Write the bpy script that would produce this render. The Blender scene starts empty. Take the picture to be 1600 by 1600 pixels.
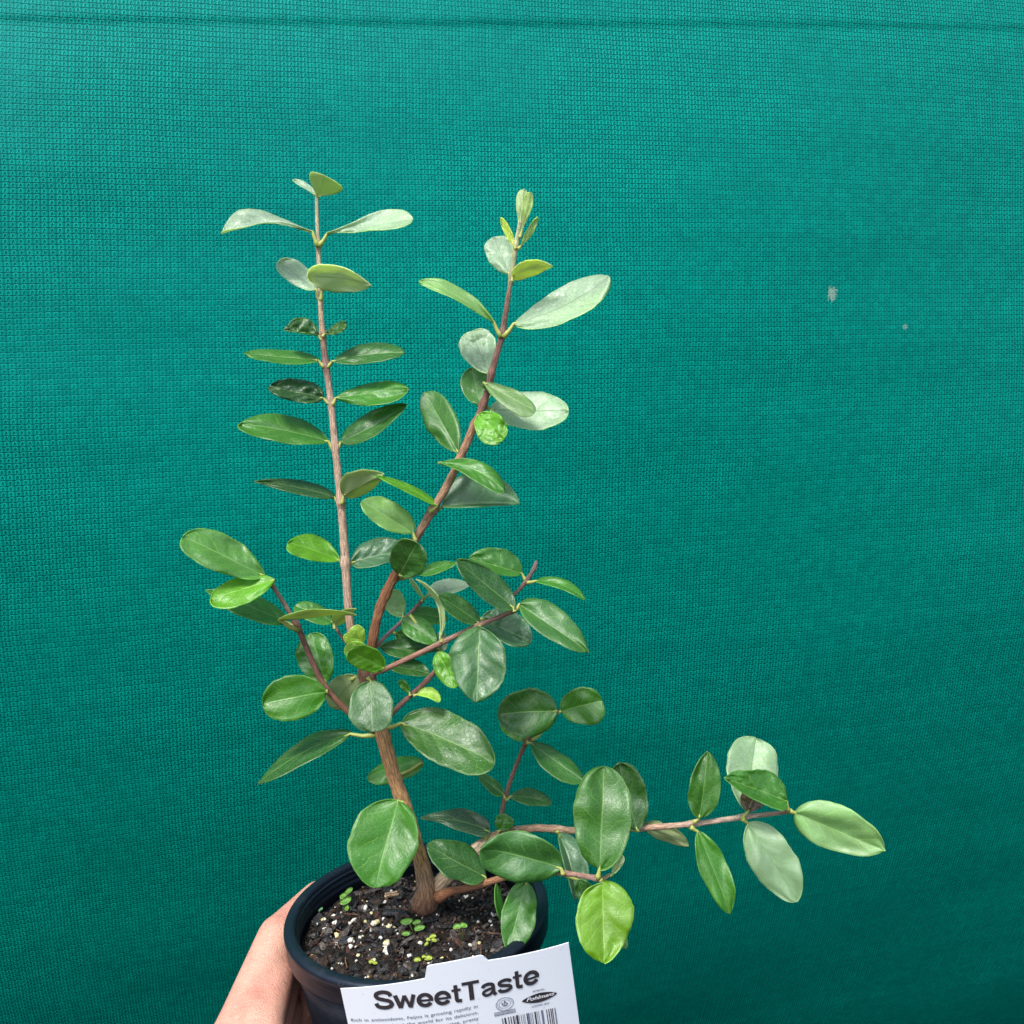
import bpy, bmesh, math, random
import numpy as np
from mathutils import Vector, Matrix, noise

random.seed(7)
rng = np.random.default_rng(7)
sc = bpy.context.scene
R = math.radians

# ------------------------------------------------------------------ camera
CAM = Vector((0.0, 0.0, 1.40))
PITCH = R(7.0)
FOC = 1604.0                       # focal length in pixels of the 1600 px photograph
cd = bpy.data.cameras.new('camera')
cam = bpy.data.objects.new('camera', cd)
sc.collection.objects.link(cam)
cam.location = CAM
cam.rotation_euler = (R(90) - PITCH, 0, 0)
cd.sensor_fit = 'HORIZONTAL'
cd.angle = 2 * math.atan(800.0 / FOC)
cd.clip_start = 0.01
cd.clip_end = 100
sc.camera = cam
FWD = Vector((0, math.cos(PITCH), -math.sin(PITCH)))
RIGHT = Vector((1, 0, 0))
UP = Vector((0, math.sin(PITCH), math.cos(PITCH)))

# ------------------------------------------------------------------ light: bright hazy day
SUN = Vector((-0.24, -0.52, 0.82)).normalized()
w = bpy.data.worlds.new('World')
sc.world = w
w.use_nodes = True
nt = w.node_tree
bg = nt.nodes['Background']
sky = nt.nodes.new('ShaderNodeTexSky')
sky.sky_type = 'NISHITA'
sky.sun_disc = False
sky.sun_elevation = math.asin(SUN.z)
sky.sun_rotation = math.atan2(SUN.x, SUN.y)
sky.air_density = 0.8
sky.dust_density = 3.0
nt.links.new(sky.outputs[0], bg.inputs[0])
bg.inputs[1].default_value = 0.105
sd = bpy.data.lights.new('sun', 'SUN')
sd.energy = 1.5
sd.angle = R(14)
sd.color = (1.0, 0.965, 0.91)
so = bpy.data.objects.new('sun', sd)
sc.collection.objects.link(so)
so.rotation_euler = (-SUN).to_track_quat('-Z', 'Y').to_euler()
so.location = (-1, -1, 3)
sc.view_settings.view_transform = 'Standard'
sc.view_settings.look = 'None'
sc.view_settings.gamma = 1.0
sc.view_settings.use_curve_mapping = False
sc.view_settings.exposure = 1.55

# ------------------------------------------------------------------ helpers
def link(o, parent=None):
    sc.collection.objects.link(o)
    if parent is not None:
        o.parent = parent
        o.matrix_parent_inverse = Matrix.Identity(4)
    return o

def tag(o, label=None, cat=None, group=None, kind=None):
    if label: o['label'] = label
    if cat: o['category'] = cat
    if group: o['group'] = group
    if kind: o['kind'] = kind
    return o

def empty(name, mat):
    o = bpy.data.objects.new(name, None)
    o.empty_display_size = 0.02
    link(o)
    o.matrix_world = mat
    return o

def mesh_obj(name, verts, faces, mats, parent=None, mi=None, uvs=None, smooth=True, origin=None):
    """verts in world space; origin = where the object's own origin sits (world)."""
    V = np.asarray(verts, dtype=np.float64)
    if origin is None:
        origin = V.mean(axis=0)
    origin = np.asarray(origin, dtype=np.float64)
    me = bpy.data.meshes.new(name)
    me.from_pydata((V - origin).tolist(), [], [tuple(f) for f in faces])
    for m in mats:
        me.materials.append(m)
    if mi is not None:
        me.polygons.foreach_set('material_index', np.asarray(mi, dtype=np.int32))
    if smooth:
        me.polygons.foreach_set('use_smooth', [True] * len(me.polygons))
    if uvs is not None:
        ul = me.uv_layers.new(name='UVMap')
        li = np.zeros(len(me.loops), dtype=np.int32)
        me.loops.foreach_get('vertex_index', li)
        ul.data.foreach_set('uv', np.asarray(uvs, dtype=np.float32)[li].ravel())
    me.update()
    o = bpy.data.objects.new(name, me)
    if parent is not None:
        link(o, parent)
        o.matrix_parent_inverse = Matrix.Identity(4)
        pm = WORLD[parent.name]
        o.matrix_local = pm.inverted() @ Matrix.Translation(Vector(origin))
    else:
        link(o)
        o.location = Vector(origin)
    WORLD[o.name] = Matrix.Translation(Vector(origin))
    return o

WORLD = {}
def root(name, loc, label, cat, group=None):
    o = empty(name, Matrix.Translation(Vector(loc)))
    WORLD[o.name] = Matrix.Translation(Vector(loc))
    return tag(o, label, cat, group)

def ray(px, py):
    return (FWD + RIGHT * ((px - 800.0) / FOC) + UP * ((800.0 - py) / FOC))

def at(px, py, depth):
    return CAM + ray(px, py) * depth

def plant_depth(py):
    return 0.551 - (1400.0 - py) / 1105.0 * 0.047

def pt(px, py, dz=0.0):            # a point of the plant; dz in mm away from the viewer
    return at(px, py, plant_depth(py) + dz * 0.001)

def project(p):
    d = Vector(p) - CAM
    z = d.dot(FWD)
    return (800 + d.dot(RIGHT) / z * FOC, 800 - d.dot(UP) / z * FOC)

# ------------------------------------------------------------------ node helpers
class E:
    """tiny expression wrapper over shader math nodes"""
    def __init__(s, t, v): s.t, s.v = t, v
    def _n(s, op, *a):
        n = s.t.nodes.new('ShaderNodeMath'); n.operation = op
        for i, x in enumerate(a):
            x = x.v if isinstance(x, E) else x
            if isinstance(x, (int, float)): n.inputs[i].default_value = x
            else: s.t.links.new(x, n.inputs[i])
        return E(s.t, n.outputs[0])
    def __add__(s, o): return s._n('ADD', s, o)
    def __radd__(s, o): return s._n('ADD', s, o)
    def __sub__(s, o): return s._n('SUBTRACT', s, o)
    def __rsub__(s, o): return s._n('SUBTRACT', o, s)
    def __mul__(s, o): return s._n('MULTIPLY', s, o)
    def __rmul__(s, o): return s._n('MULTIPLY', s, o)
    def fract(s): return s._n('FRACT', s)
    def floor(s): return s._n('FLOOR', s)
    def abs(s): return s._n('ABSOLUTE', s)
    def max(s, o): return s._n('MAXIMUM', s, o)
    def min(s, o): return s._n('MINIMUM', s, o)
    def pow(s, o): return s._n('POWER', s, o)
    def gt(s, o): return s._n('GREATER_THAN', s, o)
    def ss(s, a, b, lo=0.0, hi=1.0):
        n = s.t.nodes.new('ShaderNodeMapRange'); n.interpolation_type = 'SMOOTHSTEP'
        s.t.links.new(s.v, n.inputs[0])
        n.inputs[1].default_value = a; n.inputs[2].default_value = b
        n.inputs[3].default_value = lo; n.inputs[4].default_value = hi
        return E(s.t, n.outputs[0])

class Mat:
    def __init__(s, name):
        s.m = bpy.data.materials.new(name); s.m.use_nodes = True
        s.t = s.m.node_tree
        s.b = s.t.nodes['Principled BSDF']; s.out = s.t.nodes['Material Output']
    def node(s, typ, **kw):
        n = s.t.nodes.new(typ)
        for k, v in kw.items(): setattr(n, k, v)
        return n
    def val(s, v): return E(s.t, v)
    def lk(s, a, b):
        a = a.v if isinstance(a, E) else a
        s.t.links.new(a, b)
    def coord(s, which='Object'):
        return s.node('ShaderNodeTexCoord').outputs[which]
    def mapped(s, vec, scale=(1, 1, 1), loc=(0, 0, 0)):
        n = s.node('ShaderNodeMapping'); s.lk(vec, n.inputs[0])
        n.inputs['Scale'].default_value = scale; n.inputs['Location'].default_value = loc
        return n.outputs[0]
    def noise(s, vec, scale, detail=3, rough=0.55, out=0):
        n = s.node('ShaderNodeTexNoise'); s.lk(vec, n.inputs['Vector'])
        n.inputs['Scale'].default_value = scale; n.inputs['Detail'].default_value = detail
        n.inputs['Roughness'].default_value = rough
        return E(s.t, n.outputs[out])
    def voro(s, vec, scale, feature='F1', out='Distance'):
        n = s.node('ShaderNodeTexVoronoi'); n.feature = feature
        s.lk(vec, n.inputs['Vector']); n.inputs['Scale'].default_value = scale
        return n
    def mix(s, fac, a, b, mode='MIX'):
        n = s.node('ShaderNodeMix', data_type='RGBA', blend_type=mode)
        for inp, x in ((n.inputs[0], fac), (n.inputs[6], a), (n.inputs[7], b)):
            if isinstance(x, E): x = x.v
            if isinstance(x, (int, float)): inp.default_value = x
            elif isinstance(x, tuple): inp.default_value = x if len(x) == 4 else (*x, 1)
            else: s.t.links.new(x, inp)
        return n.outputs[2]
    def bump(s, h, dist=0.001, strength=1.0, normal=None):
        n = s.node('ShaderNodeBump'); s.lk(h, n.inputs['Height'])
        n.inputs['Distance'].default_value = dist; n.inputs['Strength'].default_value = strength
        if normal is not None: s.lk(normal, n.inputs['Normal'])
        return n.outputs[0]
    def scale_col(s, col, f):
        n = s.node('ShaderNodeVectorMath', operation='SCALE')
        s.lk(col, n.inputs[0])
        f = f.v if isinstance(f, E) else f
        if isinstance(f, (int, float)): n.inputs['Scale'].default_value = f
        else: s.lk(f, n.inputs['Scale'])
        return n.outputs[0]
    def set(s, **kw):
        for k, v in kw.items():
            inp = s.b.inputs[k.replace('_', ' ')]
            if isinstance(v, E): v = v.v
            if isinstance(v, (int, float)): inp.default_value = v
            elif isinstance(v, tuple): inp.default_value = v if len(v) == 4 or len(v) == 3 and inp.type == 'VECTOR' else (*v, 1)
            else: s.t.links.new(v, inp)
        return s

# ------------------------------------------------------------------ materials
def leaf_material(name, under):
    M = Mat(name)
    uv = M.coord('UV'); ob = M.coord('Object')
    sep = M.node('ShaderNodeSeparateXYZ'); M.lk(uv, sep.inputs[0])
    u = (M.val(sep.outputs[0]) - 0.5) * 2.0
    v = M.val(sep.outputs[1])
    oi = M.node('ShaderNodeObjectInfo')
    rnd = M.val(oi.outputs['Random'])
    col = oi.outputs['Color']; speck_amt = M.val(oi.outputs['Alpha'])
    au = u.abs()
    wob = M.noise(ob, 160, 2)
    big = M.noise(ob, 55, 3)
    mid = (au + (wob - 0.5) * 0.02).ss(0.012, 0.05, 1, 0)
    phase = v * 5.2 - au * 1.9 + au * au * 0.55 + u.gt(0.0) * 0.45 + (wob - 0.5) * 0.7 + rnd * 3.0
    tri = (phase.fract() - 0.5).abs()
    side = tri.ss(0.0, 0.055, 1, 0) * au.ss(0.55, 0.95, 1, 0.15)
    quilt = tri.ss(0.0, 0.5, 0, 1)
    vr = M.voro(ob, 480, 'DISTANCE_TO_EDGE')
    fine = M.val(vr.outputs['Distance']).ss(0.0, 0.12, 1, 0)
    edge = au.ss(0.93, 1.0, 0, 1)
    if under:
        base = M.mix(0.78, col, (0.36, 0.45, 0.23))
        base = M.scale_col(base, big * 0.35 + 0.82)
        veinc = M.mix(0.35, base, (0.42, 0.47, 0.24))
        c = M.mix((mid * 0.8).max(side * 0.4).max(fine * 0.10), base, veinc)
        M.set(Base_Color=c, Roughness=0.72, Specular_IOR_Level=0.25)
        h = mid * 1.4 + side * 0.6 + fine * 0.12
        M.set(Normal=M.bump(h, 0.0005, 0.7))
        tr = 0.45
    else:
        base = M.scale_col(col, big * 0.7 + 0.62)
        base = M.mix(M.noise(ob, 35, 2).ss(0.45, 0.75, 0, 0.4), base, M.mix(1.0, base, (1.15, 1.22, 0.8), 'MULTIPLY'))
        sg = M.node('ShaderNodeSeparateColor'); M.lk(col, sg.inputs[0])
        felt = M.val(sg.outputs[2]).ss(0.18, 0.26, 0, 1)          # felted young leaves have veins darker than the blade
        veinc = M.mix(felt, M.mix(0.5, M.scale_col(base, 1.9), (0.34, 0.48, 0.15)), M.mix(1.0, base, (0.42, 0.55, 0.34), 'MULTIPLY'))
        c = M.mix((mid * 0.65).max(side * 0.62 * M.noise(ob, 80, 1).ss(0.35, 0.6, 0.4, 1)).max(fine * (felt * 0.22 + 0.20)), base, veinc)
        c = M.mix(edge * 0.4, c, M.mix(0.5, M.scale_col(base, 1.9), (0.36, 0.50, 0.2)))
        # small pale spots, amount set per leaf
        sv = M.voro(ob, 520)
        sp = M.val(sv.outputs['Distance']).ss(0.10, 0.22, 1, 0)
        s2 = M.node('ShaderNodeSeparateColor'); M.lk(sv.outputs['Color'], s2.inputs[0])
        keep = M.val(s2.outputs[0]).gt(0.55) * M.noise(ob, 90, 2).ss(0.48, 0.62, 0, 1)
        spots = sp * keep * speck_amt
        c = M.mix(spots * 0.8, c, (0.62, 0.66, 0.58))
        rough = M.noise(ob, 90, 4) * 0.34 + 0.27
        M.set(Base_Color=c, Roughness=rough, Specular_IOR_Level=1.0, Specular_Tint=(0.95, 1.0, 1.0))
        h = quilt * (rnd * rnd * 1.1 + 0.12) - mid * 0.9 - fine * 0.34 + M.noise(ob, 260, 2) * 0.6
        M.set(Normal=M.bump(h, 0.0006, 0.30))
        tr = 0.45
    t = M.node('ShaderNodeBsdfTranslucent')
    tc = M.mix(0.75, c, (0.95, 1.0, 0.75)) if under else M.mix(1.0, c, (2.1, 2.3, 0.95), 'MULTIPLY')
    M.lk(tc, t.inputs[0])
    mx = M.node('ShaderNodeMixShader'); mx.inputs[0].default_value = tr
    M.lk(M.b.outputs[0], mx.inputs[1]); M.lk(t.outputs[0], mx.inputs[2])
    M.lk(mx.outputs[0], M.out.inputs[0])
    return M.m

LEAF_TOP = leaf_material('leaf_upper_face', False)
LEAF_UNDER = leaf_material('leaf_underside', True)

M = Mat('petiole'); ob = M.coord()
M.set(Base_Color=M.mix(M.noise(ob, 200, 2), (0.20, 0.27, 0.05), (0.36, 0.38, 0.10)), Roughness=0.5)
PETIOLE = M.m

M = Mat('bark')
uv = M.coord('UV'); ob = M.coord()
tint = M.node('ShaderNodeAttribute', attribute_name='tint').outputs['Color']
streak = M.noise(M.mapped(uv, (13, 150, 1)), 1.0, 5, 0.7)
fine = M.noise(M.mapped(uv, (30, 260, 1)), 1.0, 3, 0.6)
c = M.mix(streak.ss(0.42, 0.60), M.scale_col(tint, 0.85), M.scale_col(tint, 1.85))
flake = M.noise(M.mapped(uv, (6, 90, 1)), 1.0, 4, 0.7)
c = M.mix(flake.ss(0.60, 0.66, 0, 0.6), c, M.scale_col(tint, 0.55))
c = M.mix(fine.ss(0.55, 0.75, 0, 0.55), c, M.mix(0.5, M.scale_col(tint, 1.6), (0.34, 0.27, 0.21)))
M.set(Base_Color=c, Roughness=0.8, Specular_IOR_Level=0.3, Normal=M.bump(streak * 1.0 + fine * 0.6 - flake.ss(0.60, 0.66) * 0.6, 0.0010, 0.9))
BARK = M.m

M = Mat('black_pot_plastic'); ob = M.coord()
sep = M.node('ShaderNodeSeparateXYZ'); M.lk(ob, sep.inputs[0])
scr = M.noise(M.mapped(ob, (30, 30, 900)), 1.0, 3)
dirt = M.noise(ob, 60, 5, 0.65)
grit = M.noise(ob, 900, 2)
c = M.mix(dirt.ss(0.52, 0.78, 0, 0.6), (0.005, 0.008, 0.014), (0.026, 0.029, 0.036))
c = M.mix(grit.ss(0.60, 0.72, 0, 0.5) * M.noise(ob, 40, 3).ss(0.55, 0.7), c, (0.13, 0.12, 0.11))
M.set(Base_Color=c, Roughness=dirt * 0.25 + 0.30, Specular_IOR_Level=0.40, Specular_Tint=(0.62, 0.82, 1.0),
      Normal=M.bump(scr * 0.6 + grit * 0.15, 0.0006, 0.45))
POT = M.m

def soil_mat(name, a, b, rough=0.9, sc_=500, bump=0.0012):
    M = Mat(name); ob = M.coord()
    n = M.noise(ob, sc_, 4, 0.65)
    M.set(Base_Color=M.mix(n.ss(0.35, 0.7), a, b), Roughness=rough, Specular_IOR_Level=0.3,
          Normal=M.bump(M.noise(ob, sc_ * 1.6, 3), bump, 0.8))
    return M.m
SOIL = soil_mat('potting_soil', (0.003, 0.0025, 0.002), (0.016, 0.011, 0.008), 0.95, 420, 0.002)
CH_BLACK = soil_mat('charred_bark', (0.005, 0.005, 0.006), (0.028, 0.028, 0.030), 0.5)
CH_DARK = soil_mat('dark_bark', (0.012, 0.008, 0.006), (0.045, 0.031, 0.024), 0.8)
CH_GREY = soil_mat('grey_bark', (0.035, 0.032, 0.03), (0.14, 0.125, 0.11), 0.8)
CH_RED = soil_mat('red_brown_bark', (0.03, 0.014, 0.009), (0.09, 0.045, 0.028), 0.85)
CH_TAN = soil_mat('tan_bark', (0.17, 0.11, 0.065), (0.36, 0.26, 0.17), 0.85)
PERLITE = soil_mat('perlite', (0.42, 0.41, 0.37), (0.78, 0.77, 0.72), 0.9, 700)
PERL_Y = soil_mat('yellowed_perlite', (0.48, 0.43, 0.18), (0.80, 0.74, 0.46), 0.9, 700)
FIBRE = soil_mat('fibre', (0.10, 0.05, 0.03), (0.22, 0.13, 0.08), 0.9)

M = Mat('seedling_green'); ob = M.coord()
oi = M.node('ShaderNodeObjectInfo')
c = M.scale_col(oi.outputs['Color'], M.noise(ob, 400, 2) * 0.5 + 0.75)
M.set(Base_Color=c, Roughness=0.45)
t = M.node('ShaderNodeBsdfTranslucent'); M.lk(c, t.inputs[0])
mx = M.node('ShaderNodeMixShader'); mx.inputs[0].default_value = 0.3
M.lk(M.b.outputs[0], mx.inputs[1]); M.lk(t.outputs[0], mx.inputs[2]); M.lk(mx.outputs[0], M.out.inputs[0])
SEEDLING = M.m

M = Mat('white_label_card'); ob = M.coord()
scuff = M.noise(ob, 300, 4).ss(0.62, 0.74, 0, 0.4)
smear = M.noise(M.mapped(ob, (25, 25, 25)), 1.0, 4)
c = M.mix(smear.ss(0.4, 0.8, 0, 0.25), (0.63, 0.675, 0.73), (0.56, 0.60, 0.655))
M.set(Base_Color=M.mix(scuff, c, (0.45, 0.45, 0.46)), Roughness=0.38, Specular_IOR_Level=0.45)
CARD = M.m
def flat(name, col, rough=0.5):
    M = Mat(name); ob = M.coord()
    M.set(Base_Color=M.mix(M.noise(ob, 900, 2), tuple(x * 0.8 for x in col), tuple(min(1, x * 1.2) for x in col)), Roughness=rough)
    return M.m
INK = flat('black_ink', (0.028, 0.024, 0.028))
INK_GREY = flat('grey_ink', (0.13, 0.15, 0.20))
INK_WHITE = flat('white_ink', (0.72, 0.74, 0.78))

M = Mat('skin'); ob = M.coord()
blotch = M.noise(ob, 45, 4); fine = M.noise(ob, 420, 3)
pores = M.voro(ob, 900, 'DISTANCE_TO_EDGE')
lines = M.noise(M.mapped(ob, (130, 420, 260)), 1.0, 3)
c = M.mix(blotch.ss(0.35, 0.7), (0.52, 0.285, 0.212), (0.46, 0.20, 0.15))
c = M.mix(fine.ss(0.45, 0.8, 0, 0.35), c, (0.56, 0.34, 0.25))
freckle = M.noise(ob, 260, 2).ss(0.70, 0.76, 0, 0.25)
c = M.mix(freckle, c, (0.36, 0.18, 0.11))
wr = M.noise(M.mapped(ob, (60, 330, 190)), 1.0, 4, 0.6)
c = M.mix(wr.ss(0.28, 0.44, 0.20, 0), c, (0.36, 0.15, 0.11))
h = M.val(pores.outputs['Distance']).ss(0, 0.25) * 0.5 + lines * 1.0 + wr.ss(0.28, 0.5) * 0.7
M.set(Base_Color=c, Roughness=0.5, Specular_IOR_Level=0.4, Normal=M.bump(h, 0.0007, 0.55),
      Subsurface_Weight=0.12, Subsurface_Scale=0.006)
M.b.inputs['Subsurface Radius'].default_value = (1.0, 0.35, 0.2)
SKIN = M.m
M = Mat('nail'); ob = M.coord()
M.set(Base_Color=M.mix(M.noise(ob, 200, 2), (0.62, 0.40, 0.33), (0.68, 0.47, 0.40)), Roughness=0.3)
NAIL = M.m

# knitted shade cloth: UV in metres
M = Mat('knitted_shade_cloth')
uv = M.coord('UV')
sep = M.node('ShaderNodeSeparateXYZ'); M.lk(uv, sep.inputs[0])
lowv = M.noise(uv, 35, 3)
U = M.val(sep.outputs[0]) * (1 / 0.0054) + (M.noise(uv, 14, 2) - 0.5) * 0.9
V = M.val(sep.outputs[1]) * (1 / 0.0040) + (M.noise(uv, 11, 2) - 0.5) * 0.7
fu, fv = U.fract(), V.fract()
cell = M.node('ShaderNodeCombineXYZ'); M.lk(U.floor(), cell.inputs[0]); M.lk(V.floor(), cell.inputs[1])
wn = M.node('ShaderNodeTexWhiteNoise', noise_dimensions='2D'); M.lk(cell.outputs[0], wn.inputs[0])
cr = M.val(wn.outputs[0])
fv2 = (V + (fu - 0.5).abs() * 0.22).fract()
lean = (fv2 - 0.5) * 0.16
sR = (fu - 0.70 + lean).abs().ss(0.03, 0.17, 1, 0)
sL = (fu - 0.26 - lean).abs().ss(0.03, 0.15, 1, 0) * 0.7
hole_shade = (fu - 0.48).abs().ss(0.05, 0.17, 1, 0) * (fv2 - 0.42).abs().ss(0.10, 0.30, 1, 0)
rowl = (fv2 - 0.5).abs().ss(0.36, 0.49, 0, 1)
coll = (fu - 0.5).abs().ss(0.40, 0.49, 0, 1)
thr = M.noise(M.mapped(uv, (900, 60, 1)), 1.0, 2) * 0.5 + M.noise(M.mapped(uv, (120, 1500, 1)), 1.0, 2) * 0.5
amp = M.noise(uv, 5, 3).ss(0.35, 0.65, 0.5, 1.08)
h = ((sL.max(sR) * 0.42 - hole_shade * 0.42 - rowl * 0.62 - coll * 0.30 + 0.12) * amp + 0.40 + (thr - 0.5) * 0.55).max(0.0)
tone = h * 0.62 + 0.38
c = M.mix((h * (cr * 0.35 + 0.80)).min(1.0), (0.0002, 0.052, 0.040), (0.0006, 0.232, 0.170))  # gaps in the knit painted dark, standing in for shade behind
rowcell = M.node('ShaderNodeCombineXYZ'); M.lk(V.floor(), rowcell.inputs[0])
rw = M.node('ShaderNodeTexWhiteNoise', noise_dimensions='1D'); M.lk(V.floor(), rw.inputs['W'])
c = M.scale_col(c, M.val(rw.outputs[0]) * 0.08 + 0.96)
c = M.scale_col(c, lowv * 0.24 + 0.88)
# small pale dirt spot on the cloth
def spot(cx, cy, rx, ry):
    dx = (M.val(sep.outputs[0]) - cx) * (1 / rx); dy = (M.val(sep.outputs[1]) - cy) * (1 / ry)
    d = dx * dx + dy * dy + (M.noise(uv, 420, 4) - 0.5) * 4.5
    return d.ss(0.4, 1.1, 1, 0)
SPOT_MAT = M
CLOTH_C = c; CLOTH_H = h; CLOTH_SPOT = spot
M.set(Base_Color=c, Roughness=0.5, Specular_IOR_Level=0.40, Specular_Tint=(0.0, 0.76, 0.95), Normal=M.bump(h, 0.0011, 0.62))
CLOTH = M.m

# ================================================================== THE CLOTH
CLO_Y0 = 0.85                      # distance where the optical axis meets it
CLO_ANG = R(10.4)
c0 = at(800, 800, CLO_Y0)
cdir = Vector((math.cos(CLO_ANG), math.sin(CLO_ANG), 0))
cnor = Vector((math.sin(CLO_ANG), -math.cos(CLO_ANG), 0))     # towards the viewer
def cloth_plane(px, py):
    rr = ray(px, py); q = CAM + rr * ((c0 - CAM).dot(cnor) / rr.dot(cnor))
    return (q - Vector((c0.x, c0.y, q.z))).dot(cdir), q.z
fa, fb = cloth_plane(0, 40), cloth_plane(1600, 52)
FOLD_S = (fb[1] - fa[1]) / (fb[0] - fa[0]); FOLD_Z = fa[1] - FOLD_S * fa[0] + 0.016
def cloth_out(x, z):
    """bulge of the hanging cloth towards the viewer (m)"""
    zz = z - 1.34
    o = -(0.28 if zz > 0 else 0.37) * zz * zz                                    # leans back above, tucks in below; shaped so light fades down the cloth
    o += 0.0022 * math.sin(x * 6.0 + z * 4.0) + 0.0016 * math.sin(x * 11 - z * 9 + 1)
    fz = FOLD_Z + FOLD_S * x + 0.0012 * math.sin(x * 5)
    d = z - fz
    if d > 0:
        o += 0.0009 * math.exp(-d / 0.06) * math.tanh(d / 0.003)                   # the turned hem stands proud above the fold
    else:
        o += -0.0010 * math.exp(d / 0.020) * math.tanh(-d / 0.003)
    o += 0.0004 * math.sin((z + 0.04 * x) * 70) * math.exp(-((z - 1.42) / 0.28) ** 2)
    o += 0.0032 * noise.noise(Vector((x * 2.2 + z * 1.5, z * 5.0 - x * 1.2, 4.1))) + 0.0010 * noise.noise(Vector((x * 7 + z * 9, z * 12 - x * 5, 9.1)))
    return o
xs = np.arange(-1.35, 1.86, 0.016)
zs = np.concatenate([np.arange(0.30, 1.625, 0.010), np.arange(1.625, 1.79, 0.0013), np.arange(1.79, 2.0, 0.010)])
V_, UV_ = [], []
for z in zs:
    for x in xs:
        zz = z
        p = Vector((c0.x, c0.y, 0)) + cdir * x + cnor * cloth_out(x, zz) + Vector((0, 0, zz))
        V_.append(p)
        UV_.append((x, z - 0.085 * ((FOLD_Z - z) / 0.8) * x))
nx_ = len(xs)
F_ = [(j * nx_ + i, j * nx_ + i + 1, (j + 1) * nx_ + i + 1, (j + 1) * nx_ + i) for j in range(len(zs) - 1) for i in range(nx_ - 1)]
cloth = mesh_obj('shade_cloth', V_, F_, [CLOTH], uvs=UV_, origin=c0)
tag(cloth, 'green knitted shade cloth hanging behind the potted plant', 'shade cloth')
mod = cloth.modifiers.new('thickness', 'SOLIDIFY'); mod.thickness = 0.0009; mod.offset = 1
# two specks of dirt: where the photo shows them, in cloth metres
def cloth_uv(px, py):
    r = ray(px, py)
    n = cnor; t = (Vector((c0.x, c0.y, c0.z)) - CAM).dot(n) / r.dot(n)
    p = CAM + r * t
    x = (p - Vector((c0.x, c0.y, p.z))).dot(cdir); z = p.z
    return x, z - 0.085 * ((FOLD_Z - z) / 0.8) * x
M = SPOT_MAT
a = cloth_uv(1302, 459); b = cloth_uv(1415, 511)
s = (CLOTH_SPOT(a[0], a[1], 0.0046, 0.0072) * 0.36).max(CLOTH_SPOT(b[0], b[1], 0.0025, 0.003) * 0.2)
M.set(Base_Color=M.mix(s, CLOTH_C, (0.42, 0.42, 0.34)))

# ================================================================== THE POT
POT_C = at(651, 1414, 0.552)
PR = Matrix.Rotation(R(-4.2), 3, 'Y') @ Matrix.Rotation(R(2.5), 3, 'X')
def L(x, y, z):                     # pot-local metres -> world
    return POT_C + PR @ Vector((x, y, z))
def lathe(profile, n=128):
    V, F = [], []
    for (r, z) in profile:
        for k in range(n):
            a = 2 * math.pi * k / n
            V.append(L(r * math.cos(a), r * math.sin(a), z))
    m = len(profile)
    for j in range(m - 1):
        for k in range(n):
            F.append((j * n + k, j * n + (k + 1) % n, (j + 1) * n + (k + 1) % n, (j + 1) * n + k))
    return V, F
pot = root('plant_pot', L(0, 0, -0.128), 'round black plastic nursery pot with a rolled rim, held in a hand', 'plant pot')
RO = 0.0705
rim_p = [(0.0642, -0.0150), (0.0644, -0.0016), (0.0647, -0.0005), (0.0653, 0.0), (0.0672, 0.0003), (0.0690, 0.0), (0.0700, -0.0006),
         (0.0705, -0.0017), (0.0706, -0.0040), (0.0701, -0.0046), (0.0700, -0.0130), (0.0697, -0.0140), (0.0690, -0.0146), (0.0665, -0.0147), (0.0642, -0.0150)]
V, F = lathe(rim_p)
rim = mesh_obj('rim', V, F, [POT], pot, origin=L(0, 0, 0))
body_p = [(0.0635, -0.0158)]
for i in range(9):
    z = -0.0175 - i * 0.0135
    body_p += [(0.0662 - (i * 0.0135) * 0.145, z)]
body_p += [(0.0495, -0.1285), (0.0480, -0.1305), (0.0300, -0.1290), (0.0001, -0.1290)]
body_p += [(0.0001, -0.1268), (0.0470, -0.1268)]
for i in range(9):
    t_ = i / 8.0
    zz = -0.125 + t_ * 0.1085
    body_p += [(0.0480 + t_ * 0.0152 + 0.0004 * (i % 2), zz)]
V, F = lathe(body_p)
mesh_obj('body', V, F, [POT], pot, origin=L(0, 0, -0.06))
# moulded rings just inside the rim
V, F = lathe([(0.0642, -0.003), (0.0632, -0.0036), (0.0640, -0.0046), (0.0640, -0.0062), (0.0631, -0.0070), (0.0639, -0.0082),
              (0.0638, -0.0098), (0.0630, -0.0106), (0.0637, -0.0118), (0.0634, -0.0230), (0.0642, -0.0230)])
mesh_obj('inner_ring', V, F, [POT], pot, origin=L(0, 0, -0.01))

# ------------------------------------------------------------------ potting mix
SOIL_Z = -0.0130
def soil_h(x, y):
    r = math.hypot(x, y)
    v = Vector((x * 60, y * 60, 3.3))
    h = 0.0035 * noise.noise(v) + 0.0018 * noise.noise(v * 2.7) + 0.0009 * noise.noise(v * 6)
    return SOIL_Z + h + 0.0045 * math.exp(-((x - 0.006) ** 2 + (y - 0.004) ** 2) / 0.0004) - 0.002 * (r / 0.064) ** 2 - 0.06 * max(0, y) * 0.9
SN = PR @ Vector((0, 0, 1))
def soil_px(px, py):               # pixel -> local xy on the soil
    r = ray(px, py); q = L(0, 0, SOIL_Z)
    for _ in range(4):
        t = (q - CAM).dot(SN) / r.dot(SN)
        p = PR.inverted() @ (CAM + r * t - POT_C)
        q = L(0, 0, soil_h(p.x, p.y))
    return p.x, p.y
ICO1, ICO2 = None, None
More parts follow.
